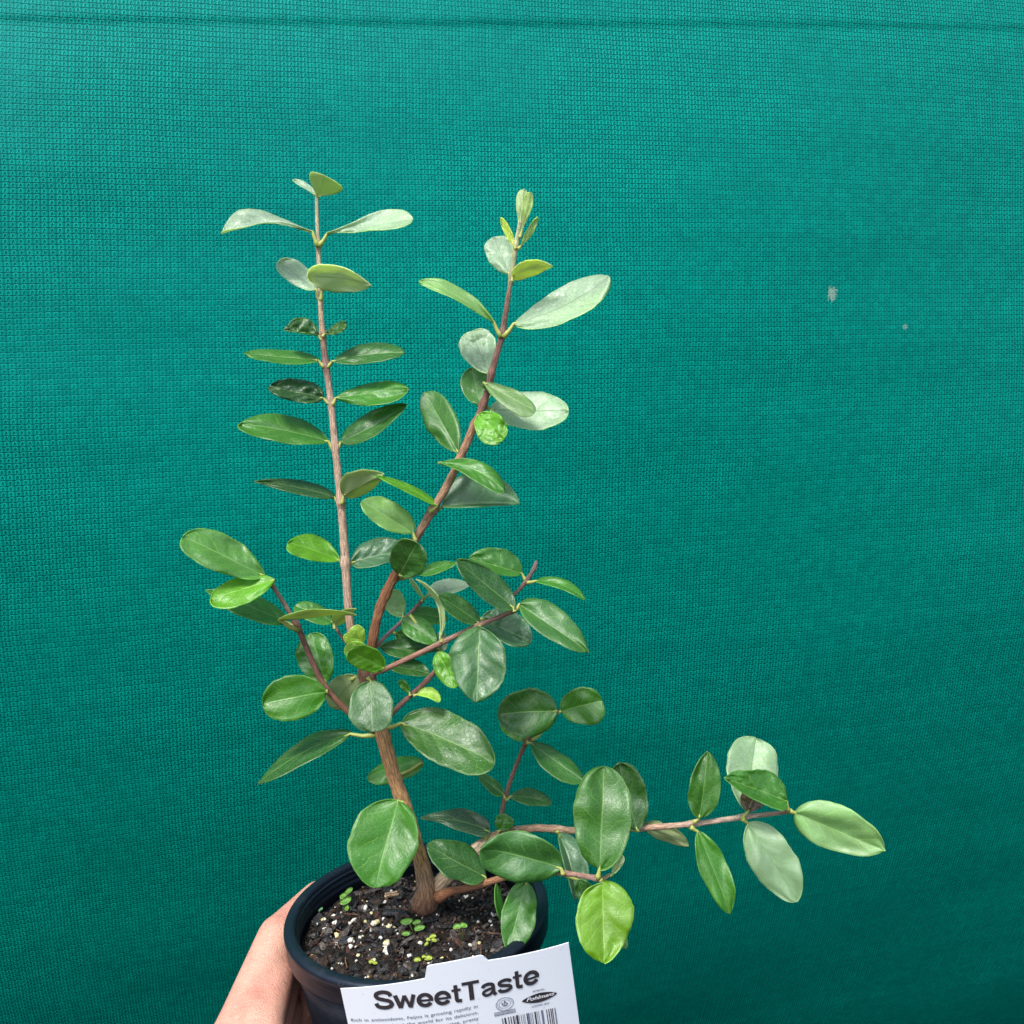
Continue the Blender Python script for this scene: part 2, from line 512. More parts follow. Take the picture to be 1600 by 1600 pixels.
def ico(sub):
    bm = bmesh.new(); bmesh.ops.create_icosphere(bm, subdivisions=sub, radius=1.0)
    v = np.array([x.co[:] for x in bm.verts]); f = np.array([[q.index for q in x.verts] for x in bm.faces]); bm.free()
    return v, f
ICO1, ICO2 = ico(1), ico(2)
class Acc:
    def __init__(s): s.V, s.F, s.mi, s.n = [], [], [], 0
    def add(s, v, f, m=0):
        s.V.append(np.asarray(v)); s.F += (np.asarray(f) + s.n).tolist(); s.mi += [m] * len(f); s.n += len(v)
def rot_rand(flat=0.5):
    e = (rng.normal(0, flat), rng.normal(0, flat), rng.uniform(0, 6.28))
    from mathutils import Euler
    return np.array(Euler(e).to_matrix())
def chip(acc, x, y, size, mat, lump=0.25, flat_=0.55, ico_=None, lift=0.3):
    v, f = ico_ or ICO1
    v = v * (1 + rng.uniform(-lump, lump, (len(v), 1)))
    if ico_ is None:
        v = np.sign(v) * np.abs(v) ** 0.7           # squarer, like broken bark
    v = (v * np.array(size)) @ rot_rand(flat_).T
    z = soil_h(x, y) + max(size[2], 0.0006) * lift
    p = np.array([L(*(q + np.array((x, y, z)))) for q in v])
    acc.add(p, f, mat)
acc = Acc()
# soil sheet
nr, na = 46, 110
SV, SF = [], []
for i in range(nr + 1):
    for k in range(na):
        r_ = 0.0634 * i / nr; a_ = 2 * math.pi * k / na
        x, y = r_ * math.cos(a_), r_ * math.sin(a_)
        SV.append(L(x, y, soil_h(x, y)))
for i in range(nr):
    for k in range(na):
        SF.append((i * na + k, (i + 1) * na + k, (i + 1) * na + (k + 1) % na, i * na + (k + 1) % na))
acc.add(np.array(SV), SF, 0)
def rp(rmax=0.061):
    r_ = rmax * math.sqrt(rng.uniform()); a_ = rng.uniform(0, 6.283)
    return r_ * math.cos(a_), r_ * math.sin(a_)
for _ in range(2600):              # crumbs
    x, y = rp(0.0625); s_ = rng.uniform(0.0004, 0.0013)
    chip(acc, x, y, (s_, s_ * rng.uniform(.6, 1), s_ * .7), int(rng.choice([0, 1, 1, 2, 3, 4, 0])), lift=0.6)
for _ in range(760):               # bark chips
    x, y = rp(); s_ = rng.uniform(0.0012, 0.0036)
    chip(acc, x, y, (s_, s_ * rng.uniform(.3, .8), s_ * rng.uniform(.15, .4)), int(rng.choice([1, 1, 1, 1, 2, 2, 3, 4])), flat_=0.5, lift=0.9)
for _ in range(85):                # larger pieces
    x, y = rp(0.057); s_ = rng.uniform(0.0030, 0.0062)
    chip(acc, x, y, (s_, s_ * rng.uniform(.3, .6), s_ * rng.uniform(.12, .3)), int(rng.choice([1, 1, 1, 2, 3])), flat_=0.45, lump=0.22, lift=1.3)
# thin fibres
for _ in range(60):
    x, y = rp(0.058); a_ = rng.uniform(0, 6.28); l_ = rng.uniform(0.003, 0.009)
    z = soil_h(x, y) + 0.001
    d = np.array((math.cos(a_), math.sin(a_), rng.uniform(-.2, .3)))
    n_ = np.array((-d[1], d[0], 0)) * 0.00022
    p0 = np.array((x, y, z)); mid_ = p0 + d * l_ * .5 + n_ * rng.uniform(-8, 8) + np.array((0, 0, .0008))
    p1 = p0 + d * l_
    ring = [p0 + n_, p0 - n_, mid_ - n_, mid_ + n_, p1 - n_, p1 + n_]
    up_ = np.array((0, 0, .0003))
    pts = ring + [q + up_ for q in ring]
    acc.add(np.array([L(*q) for q in pts]), [(6, 7, 8), (6, 8, 9), (9, 8, 10), (9, 10, 11), (0, 2, 1), (0, 3, 2), (3, 4, 2), (3, 5, 4), (1, 2, 8), (1, 8, 7), (0, 9, 3), (0, 6, 9)], 5)
soil = mesh_obj('potting_mix', np.concatenate(acc.V), acc.F, [SOIL, CH_BLACK, CH_DARK, CH_GREY, CH_RED, FIBRE],
                mi=acc.mi, smooth=False, origin=L(0, 0, SOIL_Z))
tag(soil, 'dark potting mix of soil crumbs and bark chips filling the black pot', 'potting mix', kind='stuff')

acc = Acc()
PERL = [(505, 1440, 9), (512, 1450, 7), (523, 1435, 9), (524, 1445, 8), (509, 1455, 7), (515, 1466, 7), (526, 1463, 8), (548, 1447, 6),
        (553, 1440, 6), (561, 1438, 5), (572, 1427, 6), (581, 1429, 6), (588, 1448, 13), (600, 1440, 6), (607, 1452, 8), (617, 1453, 7),
        (549, 1473, 9), (547, 1482, 8), (563, 1467, 5), (550, 1383, 5), (604, 1478, 12), (607, 1493, 14), (602, 1487, 10), (612, 1448, 4),
        (640, 1496, 6), (665, 1430, 5), (729, 1404, 8), (770, 1432, 8), (766, 1443, 6), (697, 1404, 5), (684, 1434, 5), (527, 1478, 5),
        (484, 1452, 5), (475, 1470, 5), (568, 1455, 5), (580, 1455, 4), (622, 1462, 5), (657, 1476, 6), (583, 1504, 7), (560, 1495, 5),
        (748, 1470, 6), (735, 1480, 5), (705, 1487, 5), (690, 1500, 5), (538, 1462, 5), (496, 1447, 4), (834, 1412, 6), (833, 1420, 4),
        (670, 1508, 4), (595, 1468, 5), (533, 1425, 4), (590, 1418, 4), (571, 1441, 4), (562, 1476, 5)]
for i, (px, py, s_) in enumerate(PERL):
    x, y = soil_px(px, py)
    if math.hypot(x, y) > 0.0618: continue
    r_ = s_ * 0.5 * 0.00043
    yl = 1 if i in (0, 12, 14, 15, 20, 38) or rng.uniform() < .15 else 0
    n_sub = 1 if s_ < 7 else 4
    for q_ in range(n_sub):
        rr = r_ if n_sub == 1 else r_ * rng.uniform(.5, .72)
        ox, oy = (0, 0) if n_sub == 1 else (rng.uniform(-.6, .6) * r_, rng.uniform(-.6, .6) * r_)
        chip(acc, x + ox, y + oy, (rr * rng.uniform(.9, 1.4), rr * rng.uniform(.7, 1.1), rr * rng.uniform(.7, 1.0)), yl if q_ < 3 else 0, lump=0.30, lift=1.1)
for _ in range(110):
    x, y = rp(0.060)
    if x > 0.02 and rng.uniform() < .6: continue
    r_ = rng.uniform(0.0003, 0.0008)
    chip(acc, x, y, (r_ * 1.4, r_, r_), 1 if rng.uniform() < .3 else 0, lump=0.2, lift=1.6)
perl = mesh_obj('perlite_grains', np.concatenate(acc.V), acc.F, [PERLITE, PERL_Y], mi=acc.mi, origin=L(0, 0, SOIL_Z))
tag(perl, 'white and yellowed perlite grains strewn over the dark potting mix', 'perlite', kind='stuff')

def bark_piece(name, px, py, size, yaw, mat, label, curl=0.0, tiltz=0.0):
    x, y = soil_px(px, py)
    n, m = 18, 10
    V, F = [], []
    for side in (0, 1):
        for i in range(n + 1):
            for j in range(m + 1):
                a_ = (i / n - .5) * 2; b_ = (j / m - .5) * 2
                ed = 1 + 0.13 * noise.noise(Vector((a_ * 2, b_ * 2, px)))
                lx = a_ * size[0] * ed * (1 - 0.12 * abs(b_))
                if curl:
                    th = b_ * curl; rr = size[1] / max(curl, .5)
                    ly, lz = (rr - side * size[2]) * math.sin(th), (rr - side * size[2]) * (1 - math.cos(th))
                else:
                    ly, lz = b_ * size[1] * ed * (1 - 0.25 * a_ * a_), size[2] * (1 - side) * (1 - a_ ** 4) * (1 - b_ ** 4)
                lz += 0.0003 * noise.noise(Vector((a_ * 3, b_ * 3, px + 2)))
                ca, sa = math.cos(yaw), math.sin(yaw)
                V.append(L(x + lx * ca - ly * sa, y + lx * sa + ly * ca, soil_h(x, y) + 0.0012 + lz + tiltz * a_))
    N = (n + 1) * (m + 1)
    for side in (0, 1):
        for i in range(n):
            for j in range(m):
                q = [side * N + i * (m + 1) + j, side * N + i * (m + 1) + j + 1, side * N + (i + 1) * (m + 1) + j + 1, side * N + (i + 1) * (m + 1) + j]
                F.append(q if side == 0 else q[::-1])
    bd = [i * (m + 1) for i in range(n + 1)] + [n * (m + 1) + j for j in range(1, m + 1)] + [i * (m + 1) + m for i in range(n - 1, -1, -1)] + [j for j in range(m - 1, 0, -1)]
    for k in range(len(bd)):
        a_, b_ = bd[k], bd[(k + 1) % len(bd)]
        F.append((a_, b_, b_ + N, a_ + N))
    o = mesh_obj(name, V, F, [mat])
    tag(o, label, 'bark piece', 'bark pieces on the potting mix')
bark_piece('bark_piece', 613, 1404, (0.0042, 0.0035, 0.0006), R(15), CH_TAN, 'hollow tan piece of curled bark lying left of the trunk base', curl=2.0)
bark_piece('bark_piece', 638, 1347, (0.0042, 0.0026, 0.0024), R(20), CH_TAN, 'smooth pinkish tan bark chip behind the big hanging leaf, left of the trunk')
bark_piece('bark_piece', 682, 1417, (0.0062, 0.0026, 0.0005), R(-35), CH_RED, 'red-brown rolled bark curl lying right in front of the trunk base', curl=2.7)
bark_piece('bark_piece', 583, 1395, (0.0060, 0.0017, 0.0014), R(28), CH_GREY, 'long grey charred bark strip lying under the tip of the hanging leaf')
bark_piece('bark_piece', 614, 1431, (0.0070, 0.0030, 0.0022), R(-12), CH_BLACK, 'broad black charcoal-like bark chunk in the middle of the pot')
bark_piece('bark_piece', 592, 1487, (0.0038, 0.0024, 0.0010), R(35), CH_DARK, 'flat purplish brown bark flake near the front rim of the pot')
bark_piece('bark_piece', 640, 1471, (0.0050, 0.0014, 0.0010), R(40), CH_GREY, 'grey bark splinter lying in front of the largest seedling')
bark_piece('bark_piece', 723, 1470, (0.0042, 0.0032, 0.0014), R(10), CH_DARK, 'brown square bark flake at the foot of the tall thin seedling')

# ------------------------------------------------------------------ seedlings
def tube_mesh(P, rad, n=8):
    P = [np.array(p) for p in P]
    V, F = [], []
    prev = None
    for i, p in enumerate(P):
        t = P[min(i + 1, len(P) - 1)] - P[max(i - 1, 0)]
        t = t / (np.linalg.norm(t) + 1e-12)
        ref = np.array((0.13, 0.9, 0.35)) if prev is None else prev
        a = ref - t * ref.dot(t); a /= np.linalg.norm(a); b = np.cross(t, a); prev = a
        r = rad[i] if hasattr(rad, '__len__') else rad
        for k in range(n):
            th = 2 * math.pi * k / n
            V.append(p + (a * math.cos(th) + b * math.sin(th)) * r)
    for i in range(len(P) - 1):
        for k in range(n):
            F.append((i * n + k, i * n + (k + 1) % n, (i + 1) * n + (k + 1) % n, (i + 1) * n + k))
    F.append(tuple(range(n))[::-1]); F.append(tuple(range((len(P) - 1) * n, len(P) * n)))
    return V, F
def seedling(foot, leaves, col, label, height=0.004):
    x, y = soil_px(*foot)
    basep = L(x, y, soil_h(x, y))
    t = root('weed_seedling', basep, label, 'seedling', 'weed seedlings in the potting mix')
    d0 = (basep - CAM).dot(FWD)
    tops = []
    for k, (px, py, rx, ry, rot) in enumerate(leaves):
        c_ = at(px, py, d0 - height * 0.6 - 0.0007 * k)
        tops.append((c_, px, py, rx, ry, rot, d0))
    acc_v, acc_f = [], []
    for (c_, *_r) in tops:
        m_ = basep.lerp(c_, 0.55) + SN * height * 0.25
        v, f = tube_mesh([basep - SN * 0.001, m_, c_], [0.00035, 0.0003, 0.00022], 6)
        n0 = len(acc_v); acc_v += v; acc_f += [tuple(i + n0 for i in q) for q in f]
    s_ = mesh_obj('stem', acc_v, acc_f, [SEEDLING], t); s_.color = (0.30, 0.36, 0.14, 1)
    for (c_, px, py, rx, ry, rot, d) in tops:
        ax = (RIGHT * math.cos(rot) + UP * math.sin(rot)); ay = (UP * math.cos(rot) - RIGHT * math.sin(rot))
        ay = (ay - FWD * -0.5).normalized()
        V, F = [], []
        m = 16
        for s2 in (0, 1):
            for ri in (0.0, 0.55, 1.0):
                for k in range(m):
                    a_ = 2 * math.pi * k / m
                    sh = 1 + 0.10 * math.cos(2 * a_) + 0.05 * math.sin(3 * a_ + px)
                    q = c_ + ax * (rx / FOC * d * ri * sh * math.cos(a_)) + ay * (ry / FOC * d * ri * sh * math.sin(a_)) - FWD * (0.0004 * (1 - s2)) + FWD * 0.0007 * ri * ri
                    V.append(q)
        N = 3 * m
        for s2 in (0, 1):
            for ri in range(2):
                for k in range(m):
                    q = [s2 * N + ri * m + k, s2 * N + ri * m + (k + 1) % m, s2 * N + (ri + 1) * m + (k + 1) % m, s2 * N + (ri + 1) * m + k]
                    F.append(q if s2 else q[::-1])
        for k in range(m):
            F.append((2 * m + k, 2 * m + (k + 1) % m, N + 2 * m + (k + 1) % m, N + 2 * m + k))
        lf = mesh_obj('leaf', V, F, [SEEDLING], t); lf.color = (*col, 1)
GRN = (0.13, 0.33, 0.035); YEL = (0.34, 0.44, 0.04)
seedling((536, 1424), [(544, 1393, 8, 4, .7), (536, 1400, 6, 4, .6), (540, 1408, 9, 5, .45), (542, 1419, 4, 4, 1.0)], GRN,
         'green seedling with notched leaves left of the trunk, near the left wall of the pot')
seedling((498, 1432), [(501, 1421, 4, 2.2, .7)], (0.10, 0.26, 0.12), 'tiny bluish single-leaf seedling nearest the left wall of the pot')
seedling((648, 1459), [(635, 1440, 9, 5, .15), (651, 1441, 6, 3.5, .3), (655, 1450, 8, 4.5, .2), (634, 1459, 6, 3.5, 0)], GRN,
         'largest bright green seedling, with four round leaves in the middle of the pot', 0.006)
seedling((672, 1477), [(676, 1463, 5, 3, .2), (669, 1468, 3, 3, 0), (678, 1469, 4, 3, -.4), (666, 1475, 3.5, 2.5, .8)], YEL,
         'small crinkled yellow-green seedling in front of the largest seedling')
seedling((724, 1476), [(714, 1448, 6, 4, .2), (724, 1446, 5.5, 4, -.2)], GRN, 'tall thin-stemmed seedling standing apart to the right of the others', 0.010)
seedling((661, 1503), [(652, 1500, 5, 4, 0), (669, 1497, 6, 4, .1), (662, 1495, 3, 2.5, 0)], YEL, 'lime seedling with round leaves at the front rim above the label')
seedling((583, 1507), [(580, 1503, 4, 3, 0), (586, 1505, 3, 2.5, 0)], YEL, 'tiniest yellow seedling at the front rim, left of the label tab')

# ================================================================== THE PLANT
plant = root('feijoa_plant', pt(668, 1398, 0), 'young feijoa shrub with oval green leaves rooted in the black pot', 'plant')

def spline(pts, step=4):
    P = np.array(pts, dtype=float)
    Q = np.vstack([2 * P[0] - P[1], P, 2 * P[-1] - P[-2]])
    out = []
    for i in range(1, len(Q) - 2):
        n = max(2, int(np.linalg.norm((Q[i + 1] - Q[i])[:2]) / step))
        for k in range(n):
            t = k / n
            a, b, c, d = Q[i - 1], Q[i], Q[i + 1], Q[i + 2]
            out.append(0.5 * ((2 * b) + (-a + c) * t + (2 * a - 5 * b + 4 * c - d) * t * t + (-a + 3 * b - 3 * c + d) * t ** 3))
    out.append(P[-1])
    return np.array(out)

BR, GR, PK, TIP, DK, RB = (0.20, 0.115, 0.065), (0.26, 0.20, 0.14), (0.36, 0.25, 0.18), (0.36, 0.38, 0.20), (0.11, 0.065, 0.05), (0.16, 0.070, 0.033)
BRANCH = {}
TB = (.35, .195, .088)
def branch(key, name, pts, cols, nodes=(), rough=0.10, nring=12, parent=None):
    """pts: (px, py, dz mm, width px); cols: colour at each point"""
    S = spline([(*p, *c) for p, c in zip(pts, cols)])
    P = [pt(s[0], s[1], s[2]) for s in S]
    rad = []
    for s in S:
        wpx = s[3]
        for (nx, ny, k) in nodes:
            d2 = (s[0] - nx) ** 2 + (s[1] - ny) ** 2
            wpx *= 1 + k * math.exp(-d2 / 60.0)
        rad.append(max(0.0004, wpx * 0.5 / FOC * plant_depth(s[1])))
    V, F = tube_mesh(P, rad, nring)
    V = np.array(V)
    n = nring
    length = 0; UVs = []
    for i in range(len(P)):
        if i: length += (P[i] - P[i - 1]).length
        c = np.array(P[i])
        for k in range(n):
            vi = i * n + k
            d = V[vi] - c
            nn = noise.noise(Vector((math.cos(k / n * 6.283) * 1.5, math.sin(k / n * 6.283) * 1.5, length * 190 + len(key))))
            n2 = noise.noise(Vector((math.cos(k / n * 6.283) * 3, math.sin(k / n * 6.283) * 3, length * 700)))
            V[vi] = c + d * (1 + rough * nn + rough * 0.5 * n2)
            UVs.append((abs(k / n - 0.5) * 2, length))
    o = mesh_obj(name, V, F, [BARK], parent or plant, uvs=UVs, origin=P[0])
    ca = o.data.attributes.new('tint', 'FLOAT_COLOR', 'POINT')
    cols_ = np.repeat(np.column_stack([S[:, 4:7], np.ones(len(S))]), n, axis=0)
    ca.data.foreach_set('color', cols_.astype(np.float32).ravel())
    BRANCH[key] = o
    return o

branch('T', 'trunk', [(664, 1413, 9, 46), (665, 1403, 3, 38), (667, 1390, 0, 31), (662, 1364, 0, 26), (651, 1322, -1, 23.5), (636, 1270, -2, 22), (618, 1220, -4, 22),
                      (605, 1175, -6, 22), (596, 1140, -7, 22), (586, 1100, -8, 22), (575, 1060, -8, 25), (570, 1036, -8, 20)],
       [(.15, .08, .05), (.19, .10, .06), (.23, .13, .07), (.22, .14, .085), TB, TB, TB, TB, TB, (.19, .11, .07), (.15, .085, .055), (.14, .08, .05)],
       nodes=((575, 1052, .25), (594, 1140, .12)), rough=0.13, nring=24)
branch('LS', 'branch', [(570, 1050, -8, 14), (556, 1012, -6, 13.5), (547, 975, -5, 13), (541, 900, -4, 12.8), (534, 800, -2, 12), (524, 700, 0, 11), (516, 620, 2, 10),
                        (508, 560, 3, 10), (503, 510, 4, 8.5), (500, 455, 5, 7.5), (497, 380, 6, 6.5), (495, 320, 6, 5.5), (496, 302, 6, 5)],
       [BR, BR, (.30, .19, .13), PK, PK, PK, (.34, .24, .18), (.20, .12, .10), (.34, .24, .15), (.42, .34, .22), (.42, .36, .24), (.42, .42, .26), TIP],
       nodes=((541, 880, .35), (531, 785, .3), (525, 698, .3), (518, 628, .3), (510, 572, .35), (503, 522, .3), (500, 462, .3), (497, 384, .35)))
branch('RS', 'branch', [(576, 1050, -8, 17), (581, 1010, -7, 15), (588, 970, -7, 14.5), (602, 930, -7, 15), (620, 893, -7, 14.5), (655, 832, -7, 13), (676, 797, -8, 12), (706, 745, -8, 12),
                        (738, 672, -9, 12), (757, 626, -9, 10.5), (771, 572, -10, 9.5), (785, 520, -10, 9), (794, 465, -10, 7.5), (800, 425, -10, 7), (806, 385, -10, 7.5), (813, 345, -10, 6.5)],
       [RB, RB, RB, RB, RB, (.25, .14, .085), (.25, .15, .095), (.26, .15, .09), (.24, .13, .08), (.15, .08, .06), (.17, .09, .07), (.15, .09, .07), (.19, .125, .09), (.30, .30, .18), TIP, (.40, .42, .25)],
       nodes=((607, 925, .12), (676, 795, .3), (716, 722, .25), (742, 664, .3), (757, 632, .35), (767, 586, .3), (784, 522, .45), (800, 432, .3), (808, 384, .25)), rough=0.20, nring=18)
branch('LL', 'branch', [(586, 1142, -8, 11), (551, 1118, -12, 10), (520, 1088, -16, 9.5), (500, 1060, -19, 9), (480, 1015, -22, 8.5), (463, 975, -25, 8), (445, 945, -28, 6.5), (424, 912, -31, 6)],
       [BR, (.20, .10, .06), (.19, .095, .06), (.18, .09, .06), (.17, .09, .065), (.16, .085, .06), (.23, .16, .12), (.22, .14, .10)],
       nodes=((463, 978, .4), (509, 1072, .3), (424, 914, .3)))
branch('SB', 'branch', [(556, 1030, -4, 6), (545, 1010, 0, 5), (534, 995, 4, 4.5), (523, 978, 8, 5)], [BR, DK, DK, (.20, .12, .07)])
branch('A', 'branch', [(585, 1052, -10, 9), (610, 1042, -14, 8), (650, 1023, -19, 8), (690, 1004, -24, 8), (730, 985, -29, 7.5), (765, 970, -34, 7), (790, 960, -38, 7), (806, 952, -40, 6.5)],
       [BR, (.26, .14, .10), (.27, .15, .11), (.25, .15, .11), (.26, .16, .12), (.24, .15, .11), (.20, .12, .08), (.24, .18, .10)],
       nodes=((690, 1003, .25), (750, 977, .25), (804, 953, .4)))
branch('B', 'branch', [(594, 1136, -6, 9), (615, 1112, -6, 8), (640, 1088, -6, 8), (666, 1064, -6, 7.5), (700, 1027, -7, 7), (750, 975, -8, 6), (798, 934, -10, 5.5), (820, 911, -11, 6), (830, 896, -12, 5.5), (836, 885, -12, 7.5), (838, 876, -12, 3)],
       [BR, (.16, .09, .07), (.17, .09, .07), (.16, .09, .07), (.17, .10, .08), (.18, .11, .09), (.20, .13, .11), (.16, .10, .08), (.15, .10, .09), (.16, .11, .10), (.16, .11, .10)],
       nodes=((666, 1064, .25), (822, 908, .5)))
branch('C', 'branch', [(586, 1012, -4, 6.5), (605, 992, 2, 6), (632, 967, 10, 5.5), (660, 938, 18, 6)], [BR, (.24, .14, .13), (.22, .13, .13), (.17, .11, .07)],
       nodes=((630, 968, .25), (660, 938, .4)))
branch('D', 'branch', [(668, 1400, 2, 30), (690, 1378, 3, 26), (720, 1350, 5, 25), (752, 1322, 7, 23), (785, 1303, 9, 17), (815, 1296, 10, 12), (850, 1294, 10, 12), (905, 1298, 10, 11), (1000, 1294, 10, 9.5),
                       (1085, 1287, 9, 9), (1165, 1276, 8, 8), (1205, 1272, 7, 7), (1233, 1267, 6, 6.5)],
       [(.24, .16, .10), (.28, .21, .14), (.27, .21, .15), (.27, .21, .15), (.25, .16, .10), (.27, .17, .11), (.30, .19, .13), (.32, .22, .14), (.35, .22, .15), (.36, .26, .20), (.36, .28, .22), (.32, .22, .17), (.24, .15, .12)],
       nodes=((868, 1296, .2), (1000, 1294, .2), (1083, 1287, .3), (1163, 1277, .35), (1230, 1267, .35)), rough=0.13, nring=16)
branch('TW', 'branch', [(781, 1305, 8, 8), (784, 1272, 6, 7), (790, 1244, 5, 7), (803, 1205, 4, 6.5), (822, 1160, 3, 7), (836, 1143, 1, 6.5), (856, 1124, -4, 6), (871, 1110, -8, 6)],
       [(.2, .11, .08)] * 4 + [(.16, .09, .06)] * 4, nodes=((790, 1244, .3), (823, 1158, .4), (871, 1110, .4)))
branch('LB', 'branch', [(684, 1402, -3, 20), (705, 1393, -8, 13), (740, 1385, -14, 11), (785, 1372, -22, 10), (830, 1363, -29, 9), (880, 1364, -36, 8), (932, 1372, -42, 7.5), (944, 1372, -43, 6), (953, 1366, -44, 5)],
       [RB, RB, (.22, .10, .055), (.22, .11, .06), (.22, .12, .08), (.24, .14, .10), (.24, .15, .12), (.24, .2, .12), (.34, .34, .22)],
       nodes=((880, 1364, .25), (933, 1372, .35)))

# ------------------------------------------------------------------ leaves
DG, MG, BG, LM, SV_, BL, PL, YL = (.029, .122, .018), (.054, .215, .021), (.115, .320, .010), (.34, .50, .08), (.37, .47, .385), (.070, .175, .092), (.54, .62, .42), (.50, .56, .11)
LG = (.22, .38, .13)            # light green
def leaf(key, stem, base, tip, wa, wb, dz, tz=0.0, mode='f', tone=MG, shape=(.62, .62), bend=0.0, zb=0.0,
         crink=0.0, speck=0.0, pdz=None, W=None, notch=0.0, curl=0.0, patt=None, roll=0.0, label=None, wave=1.15):
    nt_, ns_ = 42, 9
    b0 = pt(base[0], base[1], dz); t0 = at(tip[0], tip[1], plant_depth(base[1]) + (dz + tz) * 0.001)
    mpx = plant_depth(base[1]) / FOC       # metres per pixel
    axis = t0 - b0
    Lp = math.hypot(tip[0] - base[0], tip[1] - base[1])
    L3 = axis.length
    sx, sy = (tip[0] - base[0]) / Lp, (tip[1] - base[1]) / Lp
    lx, ly = sy, -sx                        # left-hand side on screen (y down)
    wa_m, wb_m = wa * mpx, wb * mpx
    Wr = (W * mpx) if W else max(0.29 * L3, 0.0)
    def zz(wm): return math.sqrt(max(0.0, Wr * Wr - wm * wm))
    upA = 1 if ly < 0 else -1
    if mode == 'h':  za, zb_ = upA * zz(wa_m), -upA * zz(wb_m)
    elif mode == 'l': za, zb_ = -upA * zz(wa_m), upA * zz(wb_m)
    elif mode == 'g': za, zb_ = 0.12 * wa_m, 0.12 * wb_m
    else: za, zb_ = -(0.10 + 0.2 * random.random()) * wa_m, -(0.10 + 0.2 * random.random()) * wb_m
    za += roll * wa_m; zb_ -= roll * wb_m
    upper_near = mode in ('h', 'f')
    a_, c_ = shape
    if not zb: zb = random.uniform(-3.0, 3.0) * L3 / 0.04
    if not curl: curl = random.uniform(-1, 4) * L3 / 0.04 * (0.3 if crink else 1) * (0 if Lp < 60 else 1)
    curl_fix = curl
    sides = []
    for _k in range(2):
        a2, c2 = a_ * random.uniform(.86, 1.16), c_ * random.uniform(.88, 1.15)
        tm = a2 / (a2 + c2); sides.append((a2, c2, tm ** a2 * (1 - tm) ** c2))
    scrL = RIGHT * lx - UP * ly             # screen left-hand direction in 3D
    bendv = scrL * (bend * mpx)
    seed = random.random() * 100
    nv = random.uniform(4.5, 6.5); ribs = random.choice((0.25, 0.5, 0.9, 1.3)) * min(1.0, L3 / 0.03)
    ts = [0.5 - 0.5 * math.cos(math.pi * i / nt_) for i in range(nt_ + 1)]
    top, sd_ = [], []
    for i, t in enumerate(ts):
        cpt = b0 + axis * t + bendv * (4 * t * (1 - t)) + FWD * (zb * 0.001 * 4 * t * (1 - t)) - UP * (curl * 0.001 * t ** 3)
        tx = axis.normalized() + bendv * (4 * (1 - 2 * t)) / L3
        fs = [(t ** q_[0] * (1 - t) ** q_[1]) / q_[2] if 0 < t < 1 else 0.0 for q_ in sides]
        # screen-perpendicular of the local tangent
        gx, gy = tx.dot(RIGHT), -tx.dot(UP)
        gl = math.hypot(gx, gy) or 1
        loc = RIGHT * (gy / gl) + UP * (gx / gl)
        loc = (loc * 0.6 + scrL * 0.4).normalized()
        for j in range(-ns_, ns_ + 1):
            s = j / ns_
            wdt, zm = (wa_m, za) if s > 0 else (wb_m, zb_)
            sg = 1 if s >= 0 else -1
            f = fs[0] if s > 0 else fs[1]
            edge = 1 + wave * (0.07 * noise.noise(Vector((t * 4, sg * 3.0, seed))) + 0.03 * noise.noise(Vector((t * 14, sg * 3.0, seed + 2))))
            q = abs(s)
            off = loc * (sg * wdt * f * q * edge) + FWD * (zm * f * (q * 0.72 + 0.28 * q * q) * edge)
            p = cpt + off
            if notch: p -= axis * (notch * math.exp(-(s / .35) ** 2) * t ** 5)
            nn = 0.0034 * wave * (L3 / 0.04) * noise.noise(Vector((t * 3.2, s * 1.3, seed + 7))) * (0.3 + q)
            ph = t * nv - q * 1.7 + q * q * .5 + (.45 if s > 0 else 0)
            nn += (1 if upper_near else -1) * ribs * 0.00042 * (abs((ph % 1) - .5) * 2 - .5) * -1 * min(1, q * 3) * (1 - q * q * .6) * min(1, 3 * f)
            if crink:
                nn += crink * 0.001 * (noise.noise(Vector((t * 6.0, s * 2.6, seed + 3))) + 0.5 * noise.noise(Vector((t * 13, s * 6, seed + 5)))) * min(1, 4 * f)
            nn -= 0.0009 * (L3 / 0.04) * math.exp(-(s / .16) ** 2) * f * (-1 if not upper_near else 1) * 0.5 * -1
            p += FWD * nn
            top.append(p); sd_.append((s * .5 + .5, t))
    m = 2 * ns_ + 1
    P = np.array([x[:] for x in top]).reshape(nt_ + 1, m, 3)
    du = np.gradient(P, axis=0); dv = np.gradient(P, axis=1)
    N = np.cross(du, dv); ln = np.linalg.norm(N, axis=2, keepdims=True); N = N / np.maximum(ln, 1e-12)
    # one sign for the whole blade: the side that should face the viewer
    view = np.array((CAM - b0)[:]); view /= np.linalg.norm(view)
    mean = (N[4:-4] * np.minimum(ln[4:-4], 1)).reshape(-1, 3).sum(axis=0)
    if mean.dot(view) < 0: N = -N
    N[0] = N[1]; N[-1] = N[-2]
    th = 0.00017
    thk = th * np.ones((nt_ + 1, m, 1))
    near = (P + N * thk).reshape(-1, 3); far = (P - N * thk).reshape(-1, 3)
    K = (nt_ + 1) * m
    V = np.vstack([near, far]); UVs = sd_ + sd_
    F, mi = [], []
    # orientation of near quads along +N
    q0 = np.cross(P[5, 3] - P[4, 3], P[4, 4] - P[4, 3]).dot(N[4, 3]) > 0
    um, lm_ = (0, 1) if upper_near else (1, 0)
    for i in range(nt_):
        for j in range(m - 1):
            q = (i * m + j, (i + 1) * m + j, (i + 1) * m + j + 1, i * m + j + 1)
            F.append(q if q0 else q[::-1]); mi.append(um)
            r_ = tuple(x + K for x in q)
            F.append(r_[::-1] if q0 else r_); mi.append(lm_)
